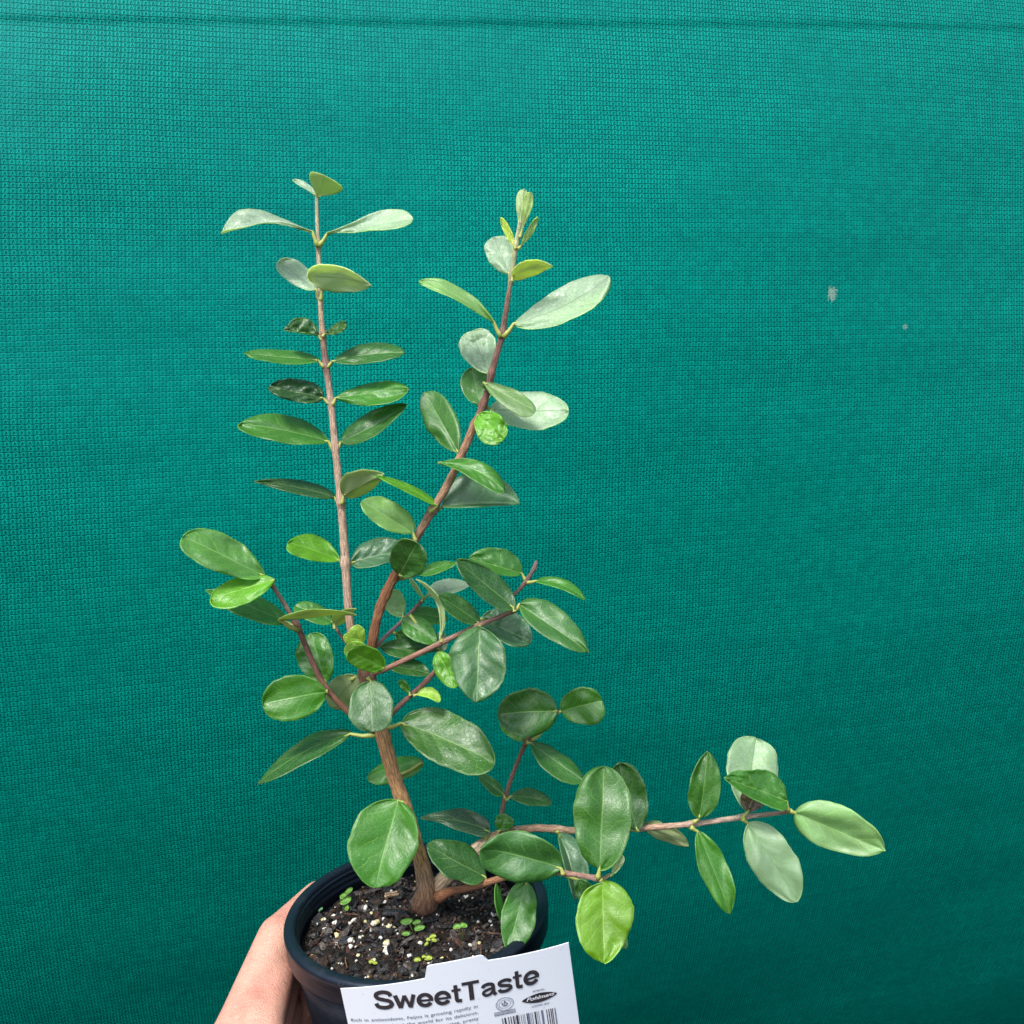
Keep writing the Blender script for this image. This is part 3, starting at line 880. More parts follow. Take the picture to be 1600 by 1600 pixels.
    for i in range(nt_):
        for j, flip in ((0, False), (m - 1, True)):
            q = (i * m + j, (i + 1) * m + j, (i + 1) * m + j + K, i * m + j + K)
            if q0: flip = not flip
            F.append(q[::-1] if flip else q); mi.append(0)
    # petiole + raised midrib start
    if stem is not None:
        s0 = pt(stem[0], stem[1], dz if pdz is None else pdz)
        bb = b0 if patt is None else pt(patt[0], patt[1], dz)
        mid_ = s0.lerp(bb, .55) + (s0 - b0).length * 0.10 * (UP * -0.6)
        pts = [s0, s0.lerp(mid_, .6), mid_, mid_.lerp(bb, .6), bb, bb + axis * 0.03 + bendv * .1, bb + axis * 0.07 + bendv * .22]
        rr = min(0.0011, 0.00055 + L3 * 0.010)
        v, f = tube_mesh(pts, [rr * 1.5, rr * 1.25, rr, rr * .9, rr * .8, rr * .55, 0.0002], 8)
        n0 = len(V); V = np.vstack([V, np.array([x[:] for x in v])]); UVs = UVs + [(0.5, 0.0)] * len(v)
        for q in f: F.append(tuple(x + n0 for x in q)); mi.append(2)
    o = mesh_obj('leaf', V, F, [LEAF_TOP, LEAF_UNDER, PETIOLE], BRANCH[key], mi=mi, uvs=UVs, origin=b0)
    jit = 1 + random.uniform(-.08, .08)
    o.color = (tone[0] * jit, tone[1] * jit, tone[2] * jit, speck)
    if label: o['label'] = label
    return o

# ---- left upright stem
leaf('LS', (496, 303), (497, 308), (506, 274), 23, 33, 5, -10, 'g', LM, (1.0, .27), zb=.01, curl=.01, wave=.5, label='lime young leaf at the stem tip seen from below')
leaf('LS', (495, 303), (492, 304), (458, 282), 3, 9, 7, 8, 'h', SV_, W=11)
leaf('LS', (497, 385), (488, 362), (347, 351), 11, 27, 4, -6, 'h', SV_, (2.0, .62), bend=-10, W=30, label='silvery young leaf')
leaf('LS', (498, 385), (511, 366), (645, 343), 27, 19, 4, -4, 'h', SV_, (1.7, .5), bend=2, W=30, label='silvery young leaf')
leaf('LS', (498, 468), (494, 453), (436, 408), 17, 21, 6, 10, 'h', SV_, (.7, .5), W=24, crink=.8)
leaf('LS', (501, 470), (481, 432), (580, 434), 13, 20, 1, -14, 'l', PL, (.5, .8), patt=(503, 453), W=26, label='pale young leaf seen from below')
leaf('LS', (504, 532), (497, 524), (443, 516), 3, 25, 3, -6, 'h', DG, (.55, .65), W=26, crink=1.6, speck=.4, label='curled dark leaf')
leaf('LS', (504, 526), (507, 522), (541, 505), 11, 12, 2, -8, 'h', DG, (.8, .4), W=18, crink=1.4, speck=.7, label='small puckered dark leaf')
leaf('LS', (507, 574), (497, 563), (383, 553), 13, 15, 2, -8, 'h', MG, (.5, .6), W=30, speck=.1)
leaf('LS', (511, 574), (519, 565), (632, 546), 22, 18, 2, -4, 'h', DG, (.6, .5), W=32, speck=.5, bend=2)
leaf('LS', (516, 632), (505, 622), (421, 604), 16, 22, 1, -8, 'h', (0.025, 0.089, 0.028), (.45, .5), W=27, crink=2.2, speck=.7, label='puckered dark leaf with a notched edge')
leaf('LS', (519, 633), (525, 622), (638, 606), 20, 23, 1, -8, 'h', MG, (.75, .5), W=32, speck=.1)
leaf('LS', (522, 704), (513, 690), (375, 658), 20, 25, 0, -12, 'h', MG, (.62, .55), W=38, speck=.1, bend=-2)
leaf('LS', (526, 703), (533, 691), (636, 634), 25, 18, 0, -8, 'h', DG, (.5, .75), W=32, bend=-3)
leaf('LS', (531, 787), (522, 777), (398, 754), 9, 12, 0, -12, 'h', (0.025, 0.089, 0.021), (.55, .8), W=30, bend=-4)
leaf('LS', (534, 788), (537, 774), (600, 737), 24, 12, -5, -16, 'l', (0.169, 0.229, 0.098), (.42, .7), W=29, label='pale leaf seen from below')
leaf('LS', (539, 886), (531, 876), (450, 843), 15, 21, -3, -10, 'h', BG, (.8, .45), W=28, speck=.5)
leaf('LS', (543, 886), (550, 879), (648, 852), 27, 14, -2, 4, 'h', BL, (.42, .7), W=30)
# ---- right upright stem
leaf('RS', (812, 372), (812, 366), (818, 298), 10, 8, -10, 3, 'g', PL, (1.4, .45), W=12, label='pale folded bud leaf')
leaf('RS', (812, 372), (815, 362), (829, 301), 9, 7, -13, -3, 'g', LM, (1.4, .5), W=12, label='pale folded bud leaf')
leaf('RS', (806, 389), (802, 383), (783, 340), 5, 6, -11, -2, 'f', YL, (.6, .5), label='small yellow-green bud leaf')
leaf('RS', (809, 389), (815, 383), (840, 340), 5, 5, -11, -2, 'g', LM, (.8, .6))
leaf('RS', (797, 443), (796, 428), (771, 366), 23, 21, -8, 14, 'f', SV_, (.75, .45), label='silvery young leaf')
leaf('RS', (800, 440), (801, 432), (863, 411), 11, 8, -13, -10, 'l', YL, (.45, .8), W=18, bend=3, label='yellow young leaf')
leaf('RS', (783, 527), (771, 503), (655, 431), 10, 17, -11, -8, 'h', LG, (.7, .5), W=26, bend=-3)
leaf('RS', (786, 527), (803, 506), (952, 434), 30, 30, -11, -10, 'h', SV_, (.7, .45), W=44, bend=-8, crink=1.0, label='large silvery leaf near the top of the right stem')
leaf('RS', (765, 590), (764, 584), (735, 516), 28, 30, -6, 16, 'f', SV_, (.8, .4), notch=.14, crink=2.0)
leaf('RS', (756, 637), (750, 634), (737, 574), 23, 30, -5, 14, 'f', (0.071, 0.200, 0.048), (.65, .5), crink=.6)
leaf('RS', (758, 634), (766, 640), (888, 642), 32, 31, -6, -4, 'h', SV_, (.55, .48), W=40, crink=0.9, label='broad silvery leaf')
leaf('RS', (757, 603), (756, 598), (836, 634), 15, 19, -14, -14, 'h', (0.139, 0.239, 0.089), (.75, .42), W=24, bend=-2, pdz=-10)
leaf('RS', (742, 664), (747, 648), (786, 688), 22, 24, -14, -10, 'f', BG, (.5, .4), crink=1.3, label='small puckered bright green leaf')
leaf('RS', (716, 724), (716, 707), (664, 616), 24, 27, -8, 22, 'f', (0.071, 0.210, 0.043), (.72, .5), roll=.2)
leaf('RS', (716, 726), (686, 723), (787, 757), 16, 15, -16, -12, 'h', MG, (1.0, .45), W=26, bend=8, pdz=-12)
leaf('RS', (681, 797), (692, 791), (812, 782), 53, 5, -5, -8, 'h', BL, (.55, .75), W=54, label='grey-green leaf folded along its midrib')
leaf('RS', (671, 800), (683, 790), (585, 744), 5, 7, -10, -14, 'h', BG, (.5, .8), W=24, bend=-4)
leaf('RS', (650, 846), (645, 832), (566, 777), 15, 25, -12, -14, 'h', LG, (.5, .5), W=30, bend=2)
leaf('RS', (628, 900), (624, 898), (652, 848), 29, 29, -15, -16, 'f', DG, (.5, .45), roll=.25, label='dark glossy round leaf in front of the right stem')
leaf('RS', (620, 905), (655, 896), (713, 878), 9, 8, -3, -4, 'h', MG, (.5, .7), W=18)
# ---- branch C, behind
leaf('C', (659, 938), (668, 930), (735, 910), 17, 7, 18, 4, 'h', SV_, (.5, .65), W=22)
leaf('C', (659, 940), (661, 934), (640, 903), 5, 5, 16, 0, 'l', PL, (.6, .6), W=12)
leaf('C', (630, 967), (630, 962), (597, 926), 15, 22, 12, 4, 'f', LG, (.55, .5))
leaf('C', (628, 970), (628, 969), (682, 999), 18, 16, 8, -8, 'h', MG, (.5, .55), W=22)
leaf('C', (592, 1008), (594, 1011), (668, 1018), 15, 11, 2, 6, 'h', DG, (.6, .6), W=20, crink=.6)
leaf('C', (612, 985), (618, 990), (692, 1010), 14, 15, 12, 4, 'h', DG, (.5, .5), W=20)
leaf('C', (640, 960), (643, 957), (700, 968), 13, 12, 16, 6, 'h', MG, (.5, .6), W=20)
leaf('C', (640, 960), (690, 1018), (690, 988), 11, 10, 6, 3, 'f', BL, (.5, .5))
# ---- branch A, in front
leaf('A', (690, 1003), (688, 996), (650, 901), 5, 5, -25, -6, 'l', PL, (.6, .6), W=10, bend=-17, label='thin curved leaf seen edge-on')
leaf('A', (750, 978), (749, 974), (686, 930), 12, 15, -28, -6, 'h', DG, (.55, .6), W=21)
leaf('A', (750, 978), (752, 966), (829, 1004), 28, 15, -24, -4, 'h', BL, (.55, .5), W=32, crink=1.8, label='wavy grey-green leaf behind the branch')
leaf('A', (750, 977), (750, 980), (744, 1093), 42, 41, -34, -14, 'f', (0.044, 0.142, 0.043), (.55, .72), label='large blue-green leaf hanging from the branch')
leaf('A', (804, 955), (803, 950), (713, 878), 17, 21, -42, -8, 'h', DG, (.5, .62), W=28)
leaf('A', (806, 953), (812, 944), (920, 1010), 27, 16, -40, -12, 'h', (0.053, 0.179, 0.034), (.55, .75), W=32, bend=-2)
leaf('A', (606, 1043), (609, 1041), (672, 1051), 15, 7, -4, 6, 'h', DG, (.6, .7), W=18)
# ---- branch B
leaf('B', (822, 907), (815, 896), (733, 872), 10, 27, -11, -6, 'h', MG, (.5, .5), W=28, speck=.6, crink=.6)
leaf('B', (823, 910), (836, 908), (915, 936), 9, 5, -12, -6, 'h', MG, (.6, .7), W=20, bend=8)
leaf('B', (690, 1036), (685, 1019), (712, 1074), 16, 18, -10, -8, 'f', BG, (.5, .55), crink=.7, roll=-.2)
leaf('B', (641, 1087), (640, 1082), (624, 1063), 6, 7, -8, -2, 'f', MG, (.6, .5))
leaf('B', (646, 1087), (652, 1085), (687, 1092), 9, 4, -8, -3, 'h', LM, (.6, .4), W=12, bend=5, curl=1.5, label='tiny curled lime leaf')
# ---- left lower branch
leaf('LL', (424, 912), (413, 900), (287, 838), 21, 26, -33, -12, 'h', (0.093, 0.262, 0.046), (.6, .42), W=36, label='pale glossy leaf, leftmost on the plant')
leaf('LL', (424, 913), (428, 906), (330, 936), 21, 19, -36, -10, 'h', BG, (.65, .42), W=30)
leaf('LL', (463, 980), (450, 973), (322, 919), 12, 13, -25, 4, 'h', MG, (.6, .75), W=30)
leaf('LL', (466, 985), (436, 968), (557, 951), 7, 8, -32, -10, 'l', (0.169, 0.239, 0.071), (.55, .8), W=24, bend=3, pdz=-26, label='leaf seen edge-on from below')
leaf('LL', (511, 1074), (509, 1066), (487, 988), 31, 24, -16, 6, 'f', (0.053, 0.204, 0.019), (.5, .42), roll=.15, crink=.5)
leaf('LL', (512, 1080), (509, 1080), (411, 1096), 34, 33, -21, -6, 'f', (0.060, 0.241, 0.008), (.5, .42), label='round bright green leaf with light shining through')
leaf('LL', (548, 1062), (557, 1056), (516, 1101), 25, 24, 0, 6, 'g', (0.179, 0.219, 0.080), (.55, .45), label='dull pale leaf seen from below')
leaf('SB', (523, 980), (520, 972), (460, 941), 12, 13, 8, 4, 'h', MG, (.55, .5), W=20)
leaf('SB', (523, 982), (523, 976), (557, 951), 13, 6, 2, -12, 'l', (0.199, 0.268, 0.071), (.4, .9), W=20)
# ---- lime cluster at the junction
leaf('T', (566, 1010), (566, 1004), (556, 977), 13, 10, -14, -4, 'f', LM, (.5, .4), label='small lime leaf of the cluster at the fork')
leaf('T', (552, 1012), (552, 1008), (541, 990), 8, 11, -10, -2, 'f', LM, (.5, .4), label='small lime leaf of the cluster at the fork')
leaf('T', (573, 1012), (571, 1009), (538, 1017), 10, 11, -16, -6, 'f', LM, (.5, .45), label='small lime leaf of the cluster at the fork')
leaf('T', (590, 1048), (600, 1044), (545, 1014), 18, 21, -20, -10, 'f', BG, (.5, .45), roll=.2)
leaf('T', (574, 1058), (579, 1064), (582, 1142), 34, 33, -20, -12, 'f', (0.049, 0.147, 0.042), (.5, .42), label='round blue-green leaf hanging in front of the trunk')
leaf('T', (590, 1148), (548, 1147), (402, 1224), 12, 15, -8, -14, 'h', DG, (.6, .9), W=38, bend=-8)
leaf('T', (602, 1137), (627, 1130), (772, 1197), 38, 30, -8, -22, 'h', (0.040, 0.142, 0.019), (.5, .5), W=42, speck=1.0, bend=3, label='broad green leaf flecked with pale specks')
leaf('T', (616, 1214), (661, 1190), (574, 1206), 22, 9, 12, 4, 'h', MG, (.5, .5), W=24)
leaf('T', (630, 1255), (622, 1251), (586, 1378), 46, 54, -14, -16, 'f', (0.057, 0.210, 0.018), (.42, .60), speck=.6, label='big glossy leaf hanging over the rim in front of the trunk')
# ---- low branches
leaf('D', (758, 1312), (764, 1299), (657, 1269), 9, 17, 6, -6, 'h', (0.036, 0.095, 0.043), (.42, .9), W=24, bend=-1, speck=.3, label='narrow wet-looking grey-green leaf')
leaf('D', (778, 1300), (782, 1297), (792, 1273), 14, 16, 2, 0, 'f', MG, (.5, .4))
leaf('LB', (759, 1378), (758, 1370), (667, 1322), 18, 22, -16, -6, 'h', DG, (.6, .6), W=30)
leaf('LB', (880, 1366), (877, 1357), (751, 1318), 37, 38, -40, -6, 'f', (0.053, 0.183, 0.037), (.52, .45), label='broad blue-green leaf lying across the pot rim')
leaf('LB', (776, 1374), (775, 1381), (785, 1440), 5, 5, -20, -2, 'h', MG, (.6, .6), W=14)
leaf('LB', (830, 1366), (823, 1378), (795, 1480), 28, 24, -28, -12, 'f', (0.053, 0.183, 0.025), (.55, .6), label='leaf hanging down over the right rim of the pot')
leaf('D', (870, 1298), (873, 1303), (900, 1406), 28, 8, 4, -12, 'h', BL, (.62, .7), W=28, bend=5)
leaf('LB', (880, 1366), (903, 1374), (918, 1414), 16, 10, -28, -2, 'f', DG, (.5, .6))
leaf('LB', (934, 1372), (937, 1357), (944, 1190), 42, 42, -46, 12, 'f', (0.047, 0.168, 0.017), (.55, .47), label='tall upright oval leaf, largest beside the pot')
leaf('D', (998, 1297), (996, 1299), (966, 1189), 26, 31, 4, 6, 'f', DG, (.5, .45))
leaf('LB', (938, 1374), (941, 1378), (944, 1503), 42, 38, -46, -12, 'f', (.155, .320, .008), (.42, .60), roll=.15, crink=.7, label='bright lime glossy leaf hanging lowest')
leaf('LB', (944, 1378), (960, 1440), (977, 1482), 9, 10, -34, 0, 'f', LG, (.6, .6))
leaf('LB', (953, 1368), (957, 1366), (972, 1336), 6, 7, -45, -2, 'g', (0.637, 0.663, 0.454), (.9, .5), label='white felted leaf bud')
leaf('TW', (822, 1160), (829, 1161), (912, 1222), 13, 17, 0, -8, 'h', (0.042, 0.158, 0.021), (.6, .6), W=26, speck=.1)
leaf('TW', (871, 1110), (870, 1111), (778, 1112), 36, 36, -12, -6, 'f', (0.041, 0.152, 0.017), (.5, .45), roll=-.1, label='round veined leaf at the twig tip')
leaf('TW', (870, 1114), (877, 1111), (941, 1090), 28, 30, -10, -6, 'f', (0.053, 0.194, 0.016), (.50, .32), roll=.1)
leaf('TW', (826, 1160), (846, 1146), (782, 1132), 18, 8, 6, 4, 'f', MG, (.5, .5))
leaf('TW', (789, 1247), (787, 1242), (747, 1210), 7, 9, 3, 4, 'h', MG, (.6, .7), W=14)
leaf('TW', (790, 1250), (798, 1244), (862, 1251), 12, 7, 4, 4, 'h', DG, (.6, .7), W=18)
leaf('D', (1000, 1294), (1003, 1289), (1076, 1314), 14, 14, 14, 4, 'g', (0.189, 0.199, 0.080), (.6, .5), label='pale leaf behind the branch seen from below')
leaf('D', (1083, 1285), (1093, 1277), (1106, 1165), 25, 25, 5, 2, 'f', (0.040, 0.158, 0.016), (.55, .65))
leaf('D', (1079, 1292), (1090, 1299), (1141, 1424), 24, 21, 5, -8, 'f', (0.060, 0.220, 0.021), (.58, .65), roll=.3)
leaf('D', (1158, 1279), (1168, 1268), (1181, 1147), 42, 41, 8, 24, 'f', (.27, .40, .25), (.60, .42), label='pale silvery leaf at the end of the side branch')
leaf('D', (1158, 1279), (1169, 1268), (1186, 1216), 20, 21, 5, 6, 'f', (.13, .075, .06), (.5, .45), crink=.8, label='purple-brown withered leaf between the silvery ones')
leaf('D', (1231, 1267), (1229, 1252), (1132, 1216), 12, 30, 0, -12, 'h', (0.053, 0.210, 0.016), (.45, .75), W=34, crink=1.8, speck=.5, label='glossy puckered leaf folded over the silvery one')
leaf('D', (1160, 1279), (1168, 1286), (1246, 1405), 36, 34, 4, -10, 'f', (.27, .40, .25), (.55, .62), label='pale silvery leaf hanging from the side branch')
leaf('D', (1234, 1267), (1243, 1270), (1383, 1331), 41, 33, 2, -10, 'f', (.23, .38, .17), (.5, .68), roll=-.3, label='pale green leaf at the far end of the side branch')

# ================================================================== THE LABEL CARD
tl = L(-0.0365, -0.0700, 0.0); 
def hit_plane(px, py, p0, n):
    r = ray(px, py); return CAM + r * ((p0 - CAM).dot(n) / r.dot(n))
TL = at(532, 1545, 0.4735); TR = at(888.5, 1473, 0.4835)
CU = (TR - TL); CW = CU.length; CU.normalize()
dn = Vector((0, 0.16, -1)).normalized()
CV = (dn - CU * dn.dot(CU)).normalized()
CN = CU.cross(CV)
if CN.dot(CAM - TL) < 0: CN = -CN
SAG = 0.0085
def card(u, v, lift=0.0):
    k = 2 * u / CW - 1
    return TL + CU * u + CV * v + CN * (SAG * (1 - k * k) + lift)
def card_uv(px, py):
    u = v = 0.02
    for _ in range(25):
        x, y = project(card(u, v)); e = 1e-5
        xu, yu = project(card(u + e, v)); xv, yv = project(card(u, v + e))
        a, b, c, d = (xu - x) / e, (xv - x) / e, (yu - y) / e, (yv - y) / e
        D = a * d - b * c; rx, ry = px - x, py - y
        u += (d * rx - b * ry) / D; v += (a * ry - c * rx) / D
    return u, v
lab = root('plant_label', card(CW / 2, 0.05), 'white printed plant label card bent over the front of the black pot', 'label')
prof = [card_uv(532, 1545), card_uv(663, 1529.5), card_uv(664, 1529), card_uv(667, 1511), card_uv(672, 1508.5), card_uv(750, 1493), card_uv(755, 1494), card_uv(763, 1501), card_uv(888.5, 1473)]
us = sorted(set([p[0] for p in prof] + list(np.linspace(prof[0][0], prof[-1][0], 44))))
VB = 0.108
V, F = [], []
TH = 0.0005
rows = 10
for s_ in (0, 1):
    for u in us:
        vt = float(np.interp(u, [p[0] for p in prof], [p[1] for p in prof]))
        for r_ in range(rows + 1):
            V.append(card(u, vt + (VB - vt) * r_ / rows, -TH * s_))
n_ = len(us); K = n_ * (rows + 1)
for i in range(n_ - 1):
    for r_ in range(rows):
        q = (i * (rows + 1) + r_, i * (rows + 1) + r_ + 1, (i + 1) * (rows + 1) + r_ + 1, (i + 1) * (rows + 1) + r_)
        F.append(q); F.append(tuple(x + K for x in q[::-1]))
bd = [i * (rows + 1) for i in range(n_)] + [(n_ - 1) * (rows + 1) + r_ for r_ in range(1, rows + 1)] + [i * (rows + 1) + rows for i in range(n_ - 2, -1, -1)] + [r_ for r_ in range(rows - 1, 0, -1)]
for k in range(len(bd)):
    a, b = bd[k], bd[(k + 1) % len(bd)]; F.append((a, b, b + K, a + K))
mesh_obj('card', V, F, [CARD], lab, smooth=False)

def put_mesh(name, pts2d, faces, mat, lift, label=None):
    o = mesh_obj(name, [card(u, v, lift) for u, v in pts2d], faces, [mat], lab, smooth=False)
    if label: o['label'] = label
    return o
def put_text(name, txt, p0, p1, height_px, mat, lift=0.00035, bold=0.0, shear=0.0, label=None, spacing=1.0, wordsp=1.0):
    """text whose baseline runs from pixel p0 to pixel p1, capital height height_px"""
    cu = bpy.data.curves.new(name, 'FONT'); cu.body = txt; cu.size = 1.0; cu.offset = bold; cu.shear = shear
    cu.space_character = spacing; cu.space_word = wordsp; cu.resolution_u = 6
    ob = bpy.data.objects.new(name, cu); sc.collection.objects.link(ob)
    dg = bpy.context.evaluated_depsgraph_get(); dg.update()
    me = bpy.data.meshes.new_from_object(ob.evaluated_get(dg))
    vs = np.array([v.co[:2] for v in me.vertices]); fs = [tuple(p.vertices) for p in me.polygons]
    bpy.data.objects.remove(ob); bpy.data.meshes.remove(me); bpy.data.curves.remove(cu)
    x0, x1 = vs[:, 0].min(), vs[:, 0].max()
    a = np.array(card_uv(*p0)); b = np.array(card_uv(*p1))
    d = b - a; ln = np.linalg.norm(d); d /= ln; pr = np.array((d[1], -d[0]))
    ch = 0.729                                             # capital height of the built-in face
    hm = height_px / FOC * 0.475
    pts = [tuple(a + d * ((x - x0) / (x1 - x0) * ln) + pr * (y / ch * hm)) for x, y in vs]
    return put_mesh(name, pts, fs, mat, lift, label)
def arc(cx, cy, rx, ry, a0, a1, n=26):
    return [(cx + rx * math.cos(R(a0 + (a1 - a0) * k / n)), cy + ry * math.sin(R(a0 + (a1 - a0) * k / n))) for k in range(n + 1)]
def smooth_path(p, n=7):
    P = np.array(p, float); Q = np.vstack([2 * P[0] - P[1], P, 2 * P[-1] - P[-2]]); out = []
    for q in range(1, len(Q) - 2):
        for k in range(n):
            t = k / n; a, b, c, d = Q[q - 1], Q[q], Q[q + 1], Q[q + 2]
            out.append(tuple(.5 * (2 * b + (c - a) * t + (2 * a - 5 * b + 4 * c - d) * t * t + (3 * b - a - 3 * c + d) * t ** 3)))
    return out + [tuple(P[-1])]
S_PATH = [(.585, .50), (.53, .615), (.33, .665), (.14, .61), (.095, .51), (.16, .42), (.33, .365), (.52, .305), (.59, .195), (.52, .095), (.33, .055), (.13, .10), (.065, .225)]
s_PATH = [(.47, .355), (.42, .435), (.26, .468), (.11, .43), (.08, .365), (.13, .30), (.26, .262), (.41, .22), (.46, .145), (.40, .075), (.26, .048), (.10, .08), (.055, .165)]
GLYPH = {
 'S': (.68, [(smooth_path(S_PATH), .15)]),
 's': (.54, [(smooth_path(s_PATH), .125)]),
 'w': (.74, [([(.05, .52), (.20, .02)], .15), ([(.20, .02), (.365, .50)], .115), ([(.365, .50), (.53, .02)], .115), ([(.53, .02), (.68, .52)], .135)]),
 'e': (.60, [(arc(.30, .26, .215, .212, 0, 328), .142), ([(.10, .245), (.575, .245)], .085)]),
 't': (.365, [(smooth_path([(.165, .68), (.165, .40), (.165, .15), (.195, .07), (.335, .052)]), .13), ([(.02, .475), (.335, .475)], .09)]),
 'T': (.63, [([(.315, 0), (.315, .70)], .16), ([(.02, .66), (.61, .66)], .12)]),
 'a': (.585, [(smooth_path([(.085, .355), (.13, .435), (.28, .468), (.42, .425), (.445, .32), (.445, .13), (.515, .005)]), .128),
              (smooth_path([(.44, .285), (.27, .262), (.12, .21), (.095, .125), (.19, .052), (.33, .082), (.445, .19)]), .105)]),
}
def put_strokes(name, txt, p0, p1, cap_px, mat, label):
    a = np.array(card_uv(*p0)); b = np.array(card_uv(*p1)); d = b - a; ln = np.linalg.norm(d); d /= ln; pr = np.array((d[1], -d[0]))
    tot = sum(GLYPH[ch][0] for ch in txt); hm = cap_px / FOC * 0.475 / .72
    V, F = [], []; x0 = 0; lift = 0.00034
    for ch in txt:
        adv, strokes = GLYPH[ch]
        for path, wd in strokes:
            lift = 0.00034 + (lift - 0.00034 + 0.000008) % 0.00008
            P = np.array(path); T = np.gradient(P, axis=0); T /= np.linalg.norm(T, axis=1, keepdims=True); N = np.column_stack([-T[:, 1], T[:, 0]])
            n0 = len(V)
            for q, n_ in zip(P, N):
                for sg in (.5, -.5):
                    z = q + n_ * wd * sg
                    u, v = a + d * ((x0 + z[0]) / tot * ln) + pr * (z[1] * hm)
                    V.append(card(u, v, lift))
            F += [(n0 + 2 * k, n0 + 2 * k + 1, n0 + 2 * k + 3, n0 + 2 * k + 2) for k in range(len(P) - 1)]
        x0 += adv
    o = mesh_obj(name, V, F, [mat], lab, smooth=False); o['label'] = label
put_strokes('lettering', 'SweetTaste', (586, 1576), (844, 1533), 35, INK, 'large bold dark lettering reading SweetTaste')
lines = ['Rich in antioxidants, Feijoa is growing rapidly in', 'demand throughout the world for its delicious,', 'flavour qualities and versatility. In spring, pretty',
         'flowers are followed by large, 3-7cm egg', 'shaped green fruit with a taste']
for k, t_ in enumerate(lines):
    dy = 9.4 * k
    put_text('small_print', t_, (549 + 1.1 * k, 1595 + dy), (746.5 + .7 * k, 1573.2 + dy), 6.1, INK_GREY, bold=0.006, wordsp=1.2, spacing=1.05)
put_text('lettering', 'www.', (832, 1550), (851, 1546), 5.5, INK_GREY, shear=0.25, bold=0.004)
put_text('lettering', '.com.au', (829, 1574), (858, 1567.5), 5.5, INK_GREY, shear=0.25, bold=0.004)
def disc(name, c_px, rx, ry, ang, mat, lift, inner=0.0, n=48, power=2.0):
    c = np.array(card_uv(*c_px)); m_ = 0.475 / FOC
    e = np.array(card_uv(c_px[0] + math.cos(ang) * 10, c_px[1] - math.sin(ang) * 10)) - c; e /= np.linalg.norm(e); f = np.array((-e[1], e[0]))
    P = []
    for k in range(n):
        a = 2 * math.pi * k / n
        ca, sa = math.cos(a), math.sin(a)
        x = math.copysign(abs(ca) ** (2 / power), ca); y = math.copysign(abs(sa) ** (2 / power), sa)
        P.append(c + e * (x * rx * m_) + f * (y * ry * m_))
    if inner:
        Q = [c + (p - c) * inner for p in P]
        fs = [(k, (k + 1) % n, n + (k + 1) % n, n + k) for k in range(n)]
        return [tuple(p) for p in P + Q], fs
    return [tuple(p) for p in P], [tuple(range(n))]
p2, f2 = disc('logo', (843, 1558), 29, 8.8, R(13.5), INK, 0.0003, power=1.55)
put_mesh('logo_oval', p2, f2, INK, 0.00030, 'dark pointed oval behind the white name')
put_text('lettering', 'Pohlmans', (822.5, 1563.8), (866, 1553.0), 7.0, INK_WHITE, lift=0.00055, bold=0.010, shear=0.28, label='white slanted lettering on the dark oval')
# round accreditation seal: two rings, a sprig and a ribbon
acc2, accf = [], []
def add2(p, f):
    n0 = len(acc2); acc2.extend(p); accf.extend([tuple(x + n0 for x in q) for q in f])
add2(*disc('x', (788.5, 1568), 14.5, 12.0, R(12), None, 0, inner=0.94))
add2(*disc('x', (788.5, 1568), 9.6, 8.0, R(12), None, 0, inner=0.92))
for dx, dy, rx, ry in ((0, -3.2, 1.6, 2.4), (-3.6, 0, 1.5, 2.2), (3.6, -.6, 1.5, 2.2), (0, 2.6, 4.0, 1.0), (0, .2, .7, 2.6)):
    add2(*disc('x', (788.5 + dx, 1568 + dy), rx, ry, R(12), None, 0, n=18))
for k in range(22):
    a = R(15 + k * 15.5)
    add2(*disc('x', (788.5 + 12.1 * math.cos(a), 1568 - 10.0 * math.sin(a)), .55, 1.1, a, None, 0, n=8))
put_mesh('seal', acc2, accf, INK_GREY, 0.00033, 'round grey seal with a sprig inside two rings')
def quad(pxs): return [card_uv(*p) for p in pxs]
rb, rf = [], []
outer = quad([(772, 1582), (804.5, 1575), (805.5, 1580.5), (773, 1587.5)]); inn = quad([(773.3, 1582.6), (803.5, 1576.2), (804.3, 1579.7), (774.1, 1586.2)])
rb += outer + inn; rf += [(k, (k + 1) % 4, 4 + (k + 1) % 4, 4 + k) for k in range(4)]
for k in range(9):
    x = 776.5 + k * 3.1; y = 1584.2 - k * .66
    n0 = len(rb); rb += quad([(x - .9, y - 1.3), (x + .7, y - 1.6), (x + .9, y + 1.0), (x - .7, y + 1.3)]); rf.append((n0, n0 + 1, n0 + 2, n0 + 3))
put_mesh('seal_ribbon', rb, rf, INK_GREY, 0.00033)
